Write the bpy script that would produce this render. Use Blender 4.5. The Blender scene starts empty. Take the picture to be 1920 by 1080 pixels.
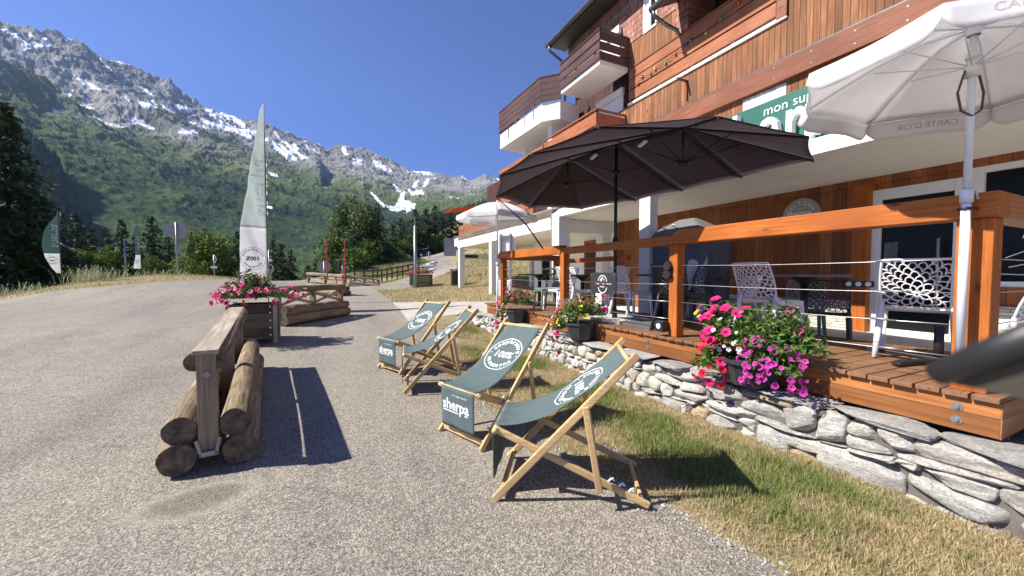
import bpy, bmesh, math, random
import numpy as np
from mathutils import Vector, Matrix
from mathutils.geometry import delaunay_2d_cdt
random.seed(7)
rad=math.radians
SC=bpy.context.scene
COL=SC.collection
# ---------------- camera, sky, sun, exposure ----------------
CAM_H=1.42; YAW=rad(25.3); PITCH=rad(2.15); FPX=720.0
cd=bpy.data.cameras.new("camera"); cam=bpy.data.objects.new("camera",cd); COL.objects.link(cam)
cam.location=(0,0,CAM_H); cam.rotation_euler=(math.pi/2-PITCH,0,-YAW)
cd.sensor_width=36; cd.lens=36*FPX/1920; cd.clip_start=0.02; cd.clip_end=20000
cd.dof.use_dof=True; cd.dof.focus_distance=5.0; cd.dof.aperture_fstop=2.8
SC.camera=cam
SUN_EL=rad(44.5); SUNV=Vector((-0.968*math.cos(SUN_EL),0.25*math.cos(SUN_EL),math.sin(SUN_EL))).normalized()
world=bpy.data.worlds.new("World"); SC.world=world; world.use_nodes=True
wn=world.node_tree; bg=wn.nodes["Background"]
sky=wn.nodes.new("ShaderNodeTexSky"); sky.sky_type='NISHITA'; sky.sun_disc=False
sky.sun_elevation=SUN_EL; sky.sun_rotation=math.atan2(SUNV.x,SUNV.y)
sky.altitude=1500; sky.air_density=1.0; sky.dust_density=0.35; sky.ozone_density=3.2
tn=wn.nodes.new('ShaderNodeMix'); tn.data_type='RGBA'; tn.blend_type='MULTIPLY'; tn.inputs['Factor'].default_value=1; tn.inputs['B'].default_value=(.56,.68,1.16,1); wn.links.new(sky.outputs[0],tn.inputs['A']); wn.links.new([o for o in tn.outputs if o.type=='RGBA'][0],bg.inputs[0]); bg.inputs[1].default_value=0.071
sl=bpy.data.lights.new("sun",'SUN'); sl.energy=5.0; sl.angle=rad(0.5); sl.color=(1,0.93,0.82)
so=bpy.data.objects.new("sun",sl); COL.objects.link(so); so.rotation_euler=SUNV.to_track_quat('Z','Y').to_euler()
SC.view_settings.view_transform='Standard'; SC.view_settings.look='None'
SC.view_settings.exposure=0.97; SC.view_settings.gamma=1.0
SC.cycles.use_denoising=True; SC.cycles.max_bounces=6; SC.cycles.transparent_max_bounces=12
SC.cycles.volume_bounces=0
HAZE=.000050
# survey helper: turns a sight line of the photograph and a distance into a point of the place
_F=Vector((math.sin(YAW)*math.cos(PITCH),math.cos(YAW)*math.cos(PITCH),-math.sin(PITCH)))
_R=Vector((math.cos(YAW),-math.sin(YAW),0)); _U=_R.cross(_F)
def at(px,py,d): return Vector((0,0,CAM_H))+(_F+_R*((px-960)/FPX)-_U*((py-540)/FPX))*d
# ---------------- mesh helpers ----------------
class MB:
    def __init__(s): s.v=[]; s.f=[]; s.c=None
    def add(s,vs,fs):
        o=len(s.v); s.v.extend([tuple(v) for v in vs]); s.f.extend([tuple(i+o for i in f) for f in fs]); return s
    def box(s,x0,x1,y0,y1,z0,z1):
        if x0>x1:x0,x1=x1,x0
        if y0>y1:y0,y1=y1,y0
        v=[(x0,y0,z0),(x1,y0,z0),(x1,y1,z0),(x0,y1,z0),(x0,y0,z1),(x1,y0,z1),(x1,y1,z1),(x0,y1,z1)]
        return s.add(v,[(3,2,1,0),(4,5,6,7),(0,1,5,4),(1,2,6,5),(2,3,7,6),(3,0,4,7)])
    def bar(s,p0,p1,w,h,up=(0,0,1)):
        p0=Vector(p0);p1=Vector(p1);d=(p1-p0).normalized();up=Vector(up)
        if abs(d.dot(up))>.99: up=Vector((1,0,0))
        a=d.cross(up).normalized();b=a.cross(d).normalized();v=[]
        for p in(p0,p1):
            for i,j in((-1,-1),(1,-1),(1,1),(-1,1)): v.append(p+a*(i*w/2)+b*(j*h/2))
        return s.add(v,[(3,2,1,0),(4,5,6,7),(0,1,5,4),(1,2,6,5),(2,3,7,6),(3,0,4,7)])
    def tube(s,pts,r,n=8,cap=True):
        pts=[Vector(p) for p in pts]; rs=r if isinstance(r,(list,tuple)) else [r]*len(pts)
        o=len(s.v); ref=None
        for i,p in enumerate(pts):
            d=(pts[min(i+1,len(pts)-1)]-pts[max(i-1,0)]).normalized()
            if ref is None: ref=Vector((0,0,1)) if abs(d.z)<.9 else Vector((1,0,0))
            a=d.cross(ref).normalized(); b=a.cross(d).normalized(); ref=b
            for k in range(n):
                t=2*math.pi*k/n; s.v.append(tuple(p+(a*math.cos(t)+b*math.sin(t))*rs[i]))
        for i in range(len(pts)-1):
            for k in range(n):
                a0=o+i*n+k;a1=o+i*n+(k+1)%n; s.f.append((a0,a1,a1+n,a0+n))
        if cap:
            s.f.append(tuple(o+k for k in range(n))[::-1]); e=o+(len(pts)-1)*n; s.f.append(tuple(e+k for k in range(n)))
        return s
    def lathe(s,c,prof,n=16):
        o=len(s.v)
        for r,z in prof:
            for k in range(n):
                t=2*math.pi*k/n; s.v.append((c[0]+r*math.cos(t),c[1]+r*math.sin(t),c[2]+z))
        for i in range(len(prof)-1):
            for k in range(n):
                a0=o+i*n+k;a1=o+i*n+(k+1)%n; s.f.append((a0,a1,a1+n,a0+n))
        return s
    def prism(s,poly,fn,t):
        # poly of 2D points extruded by thickness t; fn(u,v,w)->3D
        n=len(poly); v=[fn(u,w,0) for u,w in poly]+[fn(u,w,t) for u,w in poly]
        return s.add(v,[tuple(range(n))[::-1],tuple(range(n,2*n))]+[(i,(i+1)%n,(i+1)%n+n,i+n) for i in range(n)])
    def grid(s,fn,nu,nv):
        o=len(s.v)
        for j in range(nv+1):
            for i in range(nu+1): s.v.append(tuple(fn(i/nu,j/nv)))
        for j in range(nv):
            for i in range(nu):
                a=o+j*(nu+1)+i; s.f.append((a,a+1,a+nu+2,a+nu+1))
        return s
def obj(name,mb,mat,parent=None,smooth=False,bev=0,cols=None,solid=0):
    me=bpy.data.meshes.new(name); me.from_pydata(mb.v,[],mb.f); me.update()
    if mat: me.materials.append(mat)
    if smooth:
        me.polygons.foreach_set('use_smooth',[True]*len(me.polygons))
    if cols is not None:
        a=me.color_attributes.new('col','FLOAT_COLOR','POINT'); a.data.foreach_set('color',np.asarray(cols,dtype=np.float32).ravel())
    o=bpy.data.objects.new(name,me); COL.objects.link(o)
    if parent: o.parent=parent
    if solid:
        m=o.modifiers.new('s','SOLIDIFY'); m.thickness=solid; m.offset=0
    if bev:
        m=o.modifiers.new('b','BEVEL'); m.width=bev; m.segments=2; m.limit_method='ANGLE'; m.angle_limit=rad(40)
    return o
def npobj(name,V,Fq,mat,parent=None,cols=None,smooth=False):
    me=bpy.data.meshes.new(name); k=Fq.shape[1]
    me.vertices.add(len(V)); me.vertices.foreach_set('co',np.asarray(V,dtype=np.float32).ravel())
    me.loops.add(Fq.size); me.loops.foreach_set('vertex_index',Fq.astype(np.int32).ravel())
    me.polygons.add(len(Fq)); me.polygons.foreach_set('loop_start',np.arange(0,Fq.size,k,dtype=np.int32)); 
    me.polygons.foreach_set('use_smooth',np.full(len(Fq),smooth)); me.update(calc_edges=True); me.validate()
    if mat: me.materials.append(mat)
    if cols is not None:
        a=me.color_attributes.new('col','FLOAT_COLOR','POINT'); a.data.foreach_set('color',np.asarray(cols,dtype=np.float32).ravel())
    o=bpy.data.objects.new(name,me); COL.objects.link(o)
    if parent: o.parent=parent
    return o
def tag(o,label,cat,group=None):
    o['label']=label; o['category']=cat
    if group: o['group']=group
    return o
def struct(o,kind='structure'): o['kind']=kind; return o
def thing(name,label,cat,loc=(0,0,0),rz=0,group=None):
    o=bpy.data.objects.new(name,None); COL.objects.link(o); o.location=loc; o.rotation_euler=(0,0,rz); o.empty_display_size=.1
    return tag(o,label,cat,group)
def copy_tree(o,parent=None):
    c=o.copy(); COL.objects.link(c); c.parent=parent
    for ch in list(o.children): copy_tree(ch,c)
    return c
def place(o,loc,rz,label,scale=None):
    o.location=loc; o.rotation_euler=(0,0,rz); o['label']=label
    if scale is not None: o.scale=(scale,)*3 if not isinstance(scale,(tuple,list)) else scale
    return o
_tc={}
def text2d(s,size,align='LEFT',off=0.0,ext=0.0):
    key=(s,size,align,off,ext)
    if key in _tc: return _tc[key]
    cu=bpy.data.curves.new('t','FONT'); cu.body=s; cu.size=size; cu.align_x=align; cu.offset=off; cu.resolution_u=3; cu.extrude=ext
    ob=bpy.data.objects.new('t',cu); COL.objects.link(ob)
    dg=bpy.context.evaluated_depsgraph_get(); me=bpy.data.meshes.new_from_object(ob.evaluated_get(dg))
    r=([tuple(v.co) for v in me.vertices],[tuple(p.vertices) for p in me.polygons])
    bpy.data.objects.remove(ob); bpy.data.curves.remove(cu); bpy.data.meshes.remove(me); _tc[key]=r; return r
def addtext(mb,s,size,fn,align='LEFT',off=0.0,ext=0.0):
    v,f=text2d(s,size,align,off,ext); mb.add([fn(*p) for p in v],f)
def twidth(s,size):
    v,_=text2d(s,size); return max([p[0] for p in v]+[0]) if v else size*.3
def arctext(mb,s,size,R,a_mid,fn,inside=False,off=0.0,sp=1.12):
    # text along a circle about (0,0); a_mid in degrees; inside=True reads along the bottom
    ws=[ (twidth(c,size) if c!=' ' else size*.3)*sp+size*.04 for c in s]; tot=sum(ws); pos=-tot/2
    for c,w in zip(s,ws):
        m=pos+w/2; pos+=w
        if c==' ': continue
        v,f=text2d(c,size,'LEFT',off); cw=twidth(c,size)
        if inside: th=rad(a_mid)+m/R; rr=-(R+size*.62); rot=th+math.pi/2
        else: th=rad(a_mid)-m/R; rot=th-math.pi/2
        cx,cy=R*math.cos(th),R*math.sin(th)
        if inside: cx,cy=(R+size*.35)*math.cos(th),(R+size*.35)*math.sin(th)
        ca,sa=math.cos(rot),math.sin(rot)
        vs=[]
        for p in v:
            x=p[0]-cw/2; y=p[1]-(size*0.0)
            vs.append(fn(cx+x*ca-y*sa,cy+x*sa+y*ca,p[2]))
        mb.add(vs,f)
def ring(mb,R,w,fn,n=48):
    v=[];f=[]
    for i in range(n):
        t=2*math.pi*i/n
        v.append(fn(R*math.cos(t),R*math.sin(t),0)); v.append(fn((R-w)*math.cos(t),(R-w)*math.sin(t),0))
    for i in range(n):
        a=2*i;b=2*((i+1)%n); f.append((a,b,b+1,a+1))
    mb.add(v,f)
# ---------------- materials ----------------
MATS={}
def nmat(name):
    m=bpy.data.materials.new(name); m.use_nodes=True; nt=m.node_tree; b=nt.nodes['Principled BSDF']; MATS[name]=m
    return m,nt,b
def N(nt,t,**k):
    n=nt.nodes.new(t)
    for a,b in k.items(): setattr(n,a,b)
    return n
def noise(nt,co,scale,detail=4,rough=.6,stretch=None):
    n=N(nt,'ShaderNodeTexNoise'); n.inputs['Scale'].default_value=scale; n.inputs['Detail'].default_value=detail; n.inputs['Roughness'].default_value=rough
    if stretch:
        mp=N(nt,'ShaderNodeMapping'); mp.inputs['Scale'].default_value=stretch; nt.links.new(co,mp.inputs[0]); co=mp.outputs[0]
    nt.links.new(co,n.inputs['Vector']); return n.outputs['Fac']
def ramp(nt,fac,stops):
    r=N(nt,'ShaderNodeValToRGB'); e=r.color_ramp.elements
    while len(e)<len(stops): e.new(.5)
    for i,(p,c) in enumerate(stops): e[i].position=p; e[i].color=(*c,1) if len(c)==3 else c
    nt.links.new(fac,r.inputs[0]); return r.outputs[0]
def mixc(nt,a,b,fac,mode='MIX'):
    m=N(nt,'ShaderNodeMix',data_type='RGBA',blend_type=mode)
    for s,x in((m.inputs['A'],a),(m.inputs['B'],b),(m.inputs['Factor'],fac)):
        if hasattr(x,'links'): nt.links.new(x,s)
        elif isinstance(x,(tuple,list)): s.default_value=(*x,1)
        else: s.default_value=x
    return [o for o in m.outputs if o.type=='RGBA'][0]
def bump(nt,b,h,strength,dist=.01):
    n=N(nt,'ShaderNodeBump'); n.inputs['Strength'].default_value=strength; n.inputs['Distance'].default_value=dist
    nt.links.new(h,n.inputs['Height']); nt.links.new(n.outputs[0],b.inputs['Normal'])
def oc(nt): return N(nt,'ShaderNodeTexCoord').outputs['Object']
def plain(name,col,rough=.5,metal=0,var=.12,sc=6,bs=.15,spec=.5,bd=.003):
    m,nt,b=nmat(name); co=oc(nt); f=noise(nt,co,sc,5)
    lo=tuple(c*(1-var) for c in col); hi=tuple(min(1,c*(1+var)) for c in col)
    nt.links.new(ramp(nt,f,[(.3,lo),(.7,hi)]),b.inputs['Base Color'])
    b.inputs['Roughness'].default_value=rough; b.inputs['Metallic'].default_value=metal; b.inputs['Specular IOR Level'].default_value=spec
    if bs: bump(nt,b,noise(nt,co,sc*12,3),bs,bd)
    return m
def wood(name,c1,c2,axis='x',sc=1.0,rough=.6,knots=True,board=0,baxis='y',bs=.35,dark=(.03,.02,.012),gapw=.04,boff=0.0,knotc=None):
    """grain runs along axis; board>0 splits the surface into boards of that width along baxis"""
    m,nt,b=nmat(name); co=oc(nt); vec=co
    st={'x':(.7,14,14),'y':(14,.7,14),'z':(14,14,.7)}[axis]
    if board:
        sx=N(nt,'ShaderNodeSeparateXYZ'); nt.links.new(co,sx.inputs[0])
        q=N(nt,'ShaderNodeMath',operation='MULTIPLY_ADD'); q.inputs[1].default_value=1/board; q.inputs[2].default_value=boff; nt.links.new(sx.outputs['XYZ'.index(baxis.upper())],q.inputs[0])
        fl=N(nt,'ShaderNodeMath',operation='FLOOR'); nt.links.new(q.outputs[0],fl.inputs[0])
        fr=N(nt,'ShaderNodeMath',operation='FRACT'); nt.links.new(q.outputs[0],fr.inputs[0])
        wn_=N(nt,'ShaderNodeTexWhiteNoise',noise_dimensions='1D'); nt.links.new(fl.outputs[0],wn_.inputs['W'])
        vm=N(nt,'ShaderNodeVectorMath',operation='MULTIPLY_ADD'); vm.inputs[1].default_value=(9,9,9)
        nt.links.new(wn_.outputs['Color'],vm.inputs[0]); nt.links.new(co,vm.inputs[2]); vec=vm.outputs[0]
    g=noise(nt,vec,3*sc,6,.65,st); g2=noise(nt,vec,1.3*sc,3,.5)
    base=ramp(nt,g,[(.28,tuple(c*.55 for c in c1)),(.45,c1),(.68,c2)])
    base=mixc(nt,base,tuple(c*.75 for c in c1),ramp(nt,g2,[(.4,(0,0,0)),(.7,(1,1,1))]))
    h=g
    if knots:
        vo=N(nt,'ShaderNodeTexVoronoi'); vo.inputs['Scale'].default_value=2.6*sc
        mp=N(nt,'ShaderNodeMapping'); mp.inputs['Scale'].default_value={'x':(.5,1.6,1.6),'y':(1.6,.5,1.6),'z':(1.6,1.6,.5)}[axis]; nt.links.new(vec,mp.inputs[0]); nt.links.new(mp.outputs[0],vo.inputs['Vector'])
        k=ramp(nt,vo.outputs['Distance'],[(.035,(1,1,1)),(.09,(0,0,0))]); base=mixc(nt,base,knotc or tuple(c*.3 for c in c1),k)
    if board:
        tint=ramp(nt,wn_.outputs['Value'],[(0,(.62,.62,.62)),(.5,(.95,.95,.95)),(1,(1.15,1.1,1.05))]); base=mixc(nt,base,tint,.9,'MULTIPLY')
        gp=ramp(nt,fr.outputs[0],[(0,(1,1,1)),(gapw,(0,0,0)),(1-gapw/2,(0,0,0)),(1,(1,1,1))]); base=mixc(nt,base,dark,gp)
        hm=N(nt,'ShaderNodeMath',operation='MULTIPLY_ADD'); hm.inputs[1].default_value=-4; 
        sp=N(nt,'ShaderNodeRGBToBW'); nt.links.new(gp,sp.inputs[0]); nt.links.new(sp.outputs[0],hm.inputs[0]); nt.links.new(g,hm.inputs[2]); h=hm.outputs[0]
    nt.links.new(base,b.inputs['Base Color']); b.inputs['Roughness'].default_value=rough; b.inputs['Specular IOR Level'].default_value=.3
    bump(nt,b,h,bs,.004)
    return m
def vcmat(name,rough=.8,trans=0.0,nsc=0,namp=.3,bs=0,spec=.2,bdist=.01):
    m,nt,b=nmat(name); a=N(nt,'ShaderNodeAttribute',attribute_name='col'); c=a.outputs['Color']
    if nsc:
        f=noise(nt,oc(nt),nsc,6,.65); c=mixc(nt,c,ramp(nt,f,[(.3,(1-namp,)*3),(.7,(1+namp,)*3)]),1.0,'MULTIPLY')
    nt.links.new(c,b.inputs['Base Color']); b.inputs['Roughness'].default_value=rough; b.inputs['Specular IOR Level'].default_value=spec
    if bs: bump(nt,b,noise(nt,oc(nt),nsc*1.5,6,.7),bs,bdist)
    if trans:
        t=N(nt,'ShaderNodeBsdfTranslucent'); nt.links.new(c,t.inputs[0]); mx=N(nt,'ShaderNodeMixShader'); mx.inputs[0].default_value=trans
        nt.links.new(b.outputs[0],mx.inputs[1]); nt.links.new(t.outputs[0],mx.inputs[2]); nt.links.new(mx.outputs[0],nt.nodes['Material Output'].inputs[0])
    return m
def clothmat(name,col,trans=.35,rough=.8,sc=300):
    m,nt,b=nmat(name); co=oc(nt); f=noise(nt,co,3,4); c=ramp(nt,f,[(.3,tuple(x*.9 for x in col)),(.7,col)])
    nt.links.new(c,b.inputs['Base Color']); b.inputs['Roughness'].default_value=rough; b.inputs['Specular IOR Level'].default_value=.15
    bump(nt,b,noise(nt,co,4,3),.5,.02)
    if trans:
        t=N(nt,'ShaderNodeBsdfTranslucent'); nt.links.new(c,t.inputs[0]); mx=N(nt,'ShaderNodeMixShader'); mx.inputs[0].default_value=trans
        nt.links.new(b.outputs[0],mx.inputs[1]); nt.links.new(t.outputs[0],mx.inputs[2]); nt.links.new(mx.outputs[0],nt.nodes['Material Output'].inputs[0])
    return m
def asphaltmat():
    m,nt,b=nmat('asphalt'); co=oc(nt)
    v=N(nt,'ShaderNodeTexVoronoi'); v.inputs['Scale'].default_value=135; nt.links.new(co,v.inputs['Vector'])
    st=N(nt,'ShaderNodeRGBToBW'); nt.links.new(v.outputs['Color'],st.inputs[0])
    c=ramp(nt,st.outputs[0],[(.1,(.095,.085,.070)),(.40,(.200,.181,.153)),(.60,(.262,.240,.205)),(.88,(.48,.45,.395))])
    big=noise(nt,co,.35,5,.6); c=mixc(nt,c,ramp(nt,big,[(.3,(.86,.86,.87)),(.7,(1.12,1.10,1.06))]),1.0,'MULTIPLY')
    wv=N(nt,'ShaderNodeTexVoronoi',feature='DISTANCE_TO_EDGE'); wv.inputs['Scale'].default_value=.22; wd=N(nt,'ShaderNodeTexNoise'); wd.inputs['Scale'].default_value=.9; wd.inputs['Detail'].default_value=6; nt.links.new(co,wd.inputs['Vector'])
    wa=N(nt,'ShaderNodeVectorMath',operation='MULTIPLY_ADD'); wa.inputs[1].default_value=(1.6,1.6,0); nt.links.new(wd.outputs['Color'],wa.inputs[0]); nt.links.new(co,wa.inputs[2]); nt.links.new(wa.outputs[0],wv.inputs['Vector'])
    c=mixc(nt,c,(.07,.065,.058),ramp(nt,wv.outputs['Distance'],[(.0,(.28,.28,.28)),(.003,(0,0,0))]))
    tr=noise(nt,co,.8,4,.55,(1.6,.16,1)); c=mixc(nt,c,ramp(nt,tr,[(.38,(.88,.88,.88)),(.5,(1,1,1)),(.66,(1.07,1.06,1.04))]),1.0,'MULTIPLY')
    med=noise(nt,co,2.2,5,.7); c=mixc(nt,c,ramp(nt,med,[(.35,(.90,.90,.90)),(.65,(1.06,1.05,1.03))]),1.0,'MULTIPLY')
    # dusty dried puddle in front of the log barrier
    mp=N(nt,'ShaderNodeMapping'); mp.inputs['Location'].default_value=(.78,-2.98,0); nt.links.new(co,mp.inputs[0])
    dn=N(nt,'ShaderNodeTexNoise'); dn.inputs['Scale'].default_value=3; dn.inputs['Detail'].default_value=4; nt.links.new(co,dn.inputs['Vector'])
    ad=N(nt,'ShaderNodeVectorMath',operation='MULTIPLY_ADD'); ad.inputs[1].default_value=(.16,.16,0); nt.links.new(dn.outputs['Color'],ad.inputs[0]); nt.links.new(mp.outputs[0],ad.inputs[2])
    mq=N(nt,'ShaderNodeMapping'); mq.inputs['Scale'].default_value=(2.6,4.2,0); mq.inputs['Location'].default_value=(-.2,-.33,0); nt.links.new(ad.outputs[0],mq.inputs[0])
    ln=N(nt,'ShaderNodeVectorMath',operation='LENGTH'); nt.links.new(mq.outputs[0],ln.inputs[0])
    c=mixc(nt,c,mixc(nt,c,(.36,.33,.27),.42),ramp(nt,ln.outputs['Value'],[(.0,(0,0,0)),(.45,(.15,.15,.15)),(.8,(1,1,1)),(1.0,(0,0,0))]))
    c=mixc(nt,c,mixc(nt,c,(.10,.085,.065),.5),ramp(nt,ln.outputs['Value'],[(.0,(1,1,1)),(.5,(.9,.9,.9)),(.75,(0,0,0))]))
    nt.links.new(c,b.inputs['Base Color']); b.inputs['Roughness'].default_value=.85; b.inputs['Specular IOR Level'].default_value=.3
    bump(nt,b,v.outputs['Distance'],.5,.006)
    return m
# ---------------- ground ----------------
def _h2(ix,iy,seed):
    n=(ix.astype(np.int64)*374761393+iy.astype(np.int64)*668265263+seed*1442695041)&0x7fffffff
    n=((n^(n>>13))*1274126177)&0x7fffffff; return ((n^(n>>16))&0xffff)/65535.0
def vnoise(x,y,seed=0):
    ix=np.floor(x);iy=np.floor(y);fx=x-ix;fy=y-iy;fx=fx*fx*(3-2*fx);fy=fy*fy*(3-2*fy)
    a=_h2(ix,iy,seed);b=_h2(ix+1,iy,seed);c=_h2(ix,iy+1,seed);d=_h2(ix+1,iy+1,seed)
    return (a*(1-fx)+b*fx)*(1-fy)+(c*(1-fx)+d*fx)*fy
def fbm(x,y,o=5,seed=0,g=.5,ridged=False):
    s=0;a=1;t=0
    for i in range(o):
        n=vnoise(x*2**i+17*i,y*2**i-31*i,seed+i)
        if ridged: n=1-abs(2*n-1)
        s=s+a*n;t+=a;a*=g
    return s/t
CP=[(0,0,0),(2,2,0),(2.9,0,0),(2.9,5,.0),(-1,3.4,0),(-1.15,6.3,.08),(-1.2,7.7,.12),(-3,-2,0),(3,-3,0),(-6,3,.06),(-6,8,.25),(.7,5.5,.06),
(-.9,9.8,.26),(.3,11.8,.24),(.2,14.8,.42),(.5,18,.5),(-.9,21.4,.65),(2.4,33,.28),(6.2,30.3,.3),(7.2,34.2,.3),(5.6,17.7,.72),(5.6,13.9,.62),(3.0,8.5,.12),
(-10.1,22.5,.97),(-9.35,27.7,1.13),(8,8,.3),(8,0,.3),(5,9,.3),(18,8,.5),(18,-12,.4),(20,22,1.2),(36,0,1.5),(-60,60,-9),(-60,0,-1),(60,0,4),(60,100,16),(0,-60,-.5),(-60,-60,-1),(60,-60,2),(0,95,-9),(-30,60,-6),(40,160,22),(-30,160,-30),(10,160,4)]
for px,py,d in[(333,516,20),(430,524,24),(0,563,13),(100,543,16),(300,526,22),(815,506,48),(820,488,60),(826,474,76),(780,486,70),(750,487,68),(725,502,52),(700,520,42),(660,527,38),(800,510,42),(890,500,26),(900,470,34),(610,527,34)]:
    p=at(px,py,d); CP.append(tuple(p))
CP=np.array(CP)
def _tps(r2): return np.where(r2>1e-9,r2*np.log(r2+1e-12),0)
_n=len(CP); _K=_tps(((CP[:,None,:2]-CP[None,:,:2])**2).sum(-1))+np.eye(_n)*.5; _P=np.c_[np.ones(_n),CP[:,:2]]
_W=np.linalg.solve(np.block([[_K,_P],[_P.T,np.zeros((3,3))]]),np.r_[CP[:,2],0,0,0])
def gz(x,y):
    x=np.asarray(x,float);y=np.asarray(y,float); sh=x.shape; X=np.c_[x.ravel(),y.ravel()]
    out=np.empty(len(X))
    for i in range(0,len(X),20000):
        c=X[i:i+20000]; r2=((c[:,None,:]-CP[None,:,:2])**2).sum(-1); out[i:i+20000]=_tps(r2)@_W[:_n]+_W[_n]+c@_W[_n+1:]
    return np.clip(out,-40,40).reshape(sh)
def gzf(x,y): return float(gz(np.array([x]),np.array([y]))[0])
def hit(px,py,tmax=140):
    t=np.geomspace(1.0,tmax,1500); o=Vector((0,0,CAM_H)); d=at(px,py,1)-o
    z=o.z+d.z*t; g=gz(d.x*t,d.y*t); k=np.argmax(z<g)
    if not (z<g).any(): k=len(t)-1
    p=o+d*float(t[k]); return Vector((p.x,p.y,gzf(p.x,p.y)))
def inpoly(x,y,poly):
    r=np.zeros(x.shape,bool); n=len(poly)
    for i in range(n):
        x1,y1=poly[i];x2,y2=poly[(i+1)%n]
        c=((y1>y)!=(y2>y)); r^=c&(x<(x2-x1)*(y-y1)/((y2-y1) if y2!=y1 else 1e-9)+x1)
    return r
def H2(l): return [tuple(hit(*p)[:2]) for p in l]
far_left=H2([(0,563),(60,553),(120,544),(200,538),(320,528),(430,524.5),(520,525),(600,527)])
ROAD=far_left+[(-.2,31),(2.4,34.5),(4.6,34.6)]+H2([(740,527),(795,512),(806,503),(806,494),(795,488),(770,485)])
ROAD+=[tuple(at(745,483,74)[:2]),tuple(at(745,477,82)[:2]),tuple(at(800,474,84)[:2]),tuple(at(838,473,80)[:2])]
ROAD+=[tuple(at(846,490,58)[:2]),tuple(at(856,507,40)[:2]),tuple(at(857,526,30)[:2]),tuple(at(818,536,24)[:2])]+H2([(760,541),(705,545),(735,566),(752,585),(764,603)])
ROAD+=H2([(800,612),(835,622),(868,640)])+[(1.42,6.4),(1.36,5.4),(1.5,4.6),(1.46,3.8),(1.62,3.0),(1.66,2.4),(1.82,1.75),(1.9,1.2),(2.02,.7),(2.15,.1),(2.2,-2),(2.4,-30),(-34,-30),(-34,6)]
PATHP=H2([(735,567),(800,566.5),(870,566),(940,566)])+[(5.6,12.6),(5.6,9.4),(3.5,9.2)]+H2([(905,583),(850,590),(790,597),(764,602),(752,584)])
def dens(poly,step):
    o=[]
    for i in range(len(poly)):
        a=np.array(poly[i]);b=np.array(poly[(i+1)%len(poly)]);L=np.linalg.norm(b-a)
        st=step if min(np.linalg.norm(a),np.linalg.norm(b))<20 else step*3
        n=max(1,int(L/st))
        for k in range(n):
            p=a+(b-a)*k/n
            if k>0 and L>.3 and np.linalg.norm(p)<30:
                nn=np.array([-(b-a)[1],(b-a)[0]])/L; p=p+nn*(fbm(np.array([p[0]*2.5]),np.array([p[1]*2.5]),3,5)[0]-.5)*.12
            o.append(tuple(p))
    return o
ROADD=dens(ROAD,.18); PATHD=dens(PATHP,.3)
pts=[];edges=[]
for pl in(ROADD,PATHD):
    o=len(pts); pts+=pl; edges+=[(o+i,o+(i+1)%len(pl)) for i in range(len(pl))]
for r0,r1,st in((0,9,.3),(9,24,.7),(24,60,1.8),(60,130,4)):
    g=np.arange(-r1,r1+.01,st); X,Y=np.meshgrid(g,g); R_=np.hypot(X,Y); m=(R_>=r0)&(R_<r1)
    jx=(np.random.RandomState(3).rand(*X.shape)-.5)*st*.4
    pts+=list(zip((X+jx)[m].tolist(),(Y-jx)[m].tolist()))
for k in range(64):
    a=2*math.pi*k/64; pts.append((150*math.cos(a),150*math.sin(a)))
res=delaunay_2d_cdt([Vector(p) for p in pts],edges,[],0,1e-5)
V2=np.array([tuple(v) for v in res[0]]); T=np.array([f for f in res[2] if len(f)==3])
Vz=gz(V2[:,0],V2[:,1]); GV=np.c_[V2,Vz]; cen=V2[T].mean(1)
mr=inpoly(cen[:,0],cen[:,1],ROADD); mp_=inpoly(cen[:,0],cen[:,1],PATHD)&~mr; mg=~(mr|mp_)
area=lambda T:np.cross(V2[T[:,1]]-V2[T[:,0]],V2[T[:,2]]-V2[T[:,0]])
T=np.where((area(T)<0)[:,None],T[:,::-1],T)
def sub(Tm):
    u,inv=np.unique(Tm,return_inverse=True); return GV[u],inv.reshape(Tm.shape)
M_asph=asphaltmat()
def groundmat():
    m,nt,b=nmat('meadow_soil'); co=oc(nt); f=noise(nt,co,.25,6,.65); f2=noise(nt,co,9,6,.7)
    c=ramp(nt,f,[(.3,(.19,.19,.08)),(.48,(.30,.26,.14)),(.7,(.40,.33,.19))]); c=mixc(nt,c,ramp(nt,f2,[(.3,(.6,.6,.6)),(.7,(1.2,1.2,1.2))]),1,'MULTIPLY')
    nt.links.new(c,b.inputs['Base Color']); b.inputs['Roughness'].default_value=.95; b.inputs['Specular IOR Level'].default_value=.1; bump(nt,b,f2,1,.03); return m
M_conc=plain('pale_concrete',(.40,.375,.34),.85,0,.16,2,.4)
gv,gt=sub(T[mg]); struct(npobj('ground',gv,gt,groundmat(),smooth=True))
gv,gt=sub(T[mr]); struct(npobj('road',gv,gt,M_asph,smooth=True))
gv,gt=sub(T[mp_]); struct(npobj('path',gv,gt,M_conc,smooth=True))
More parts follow.
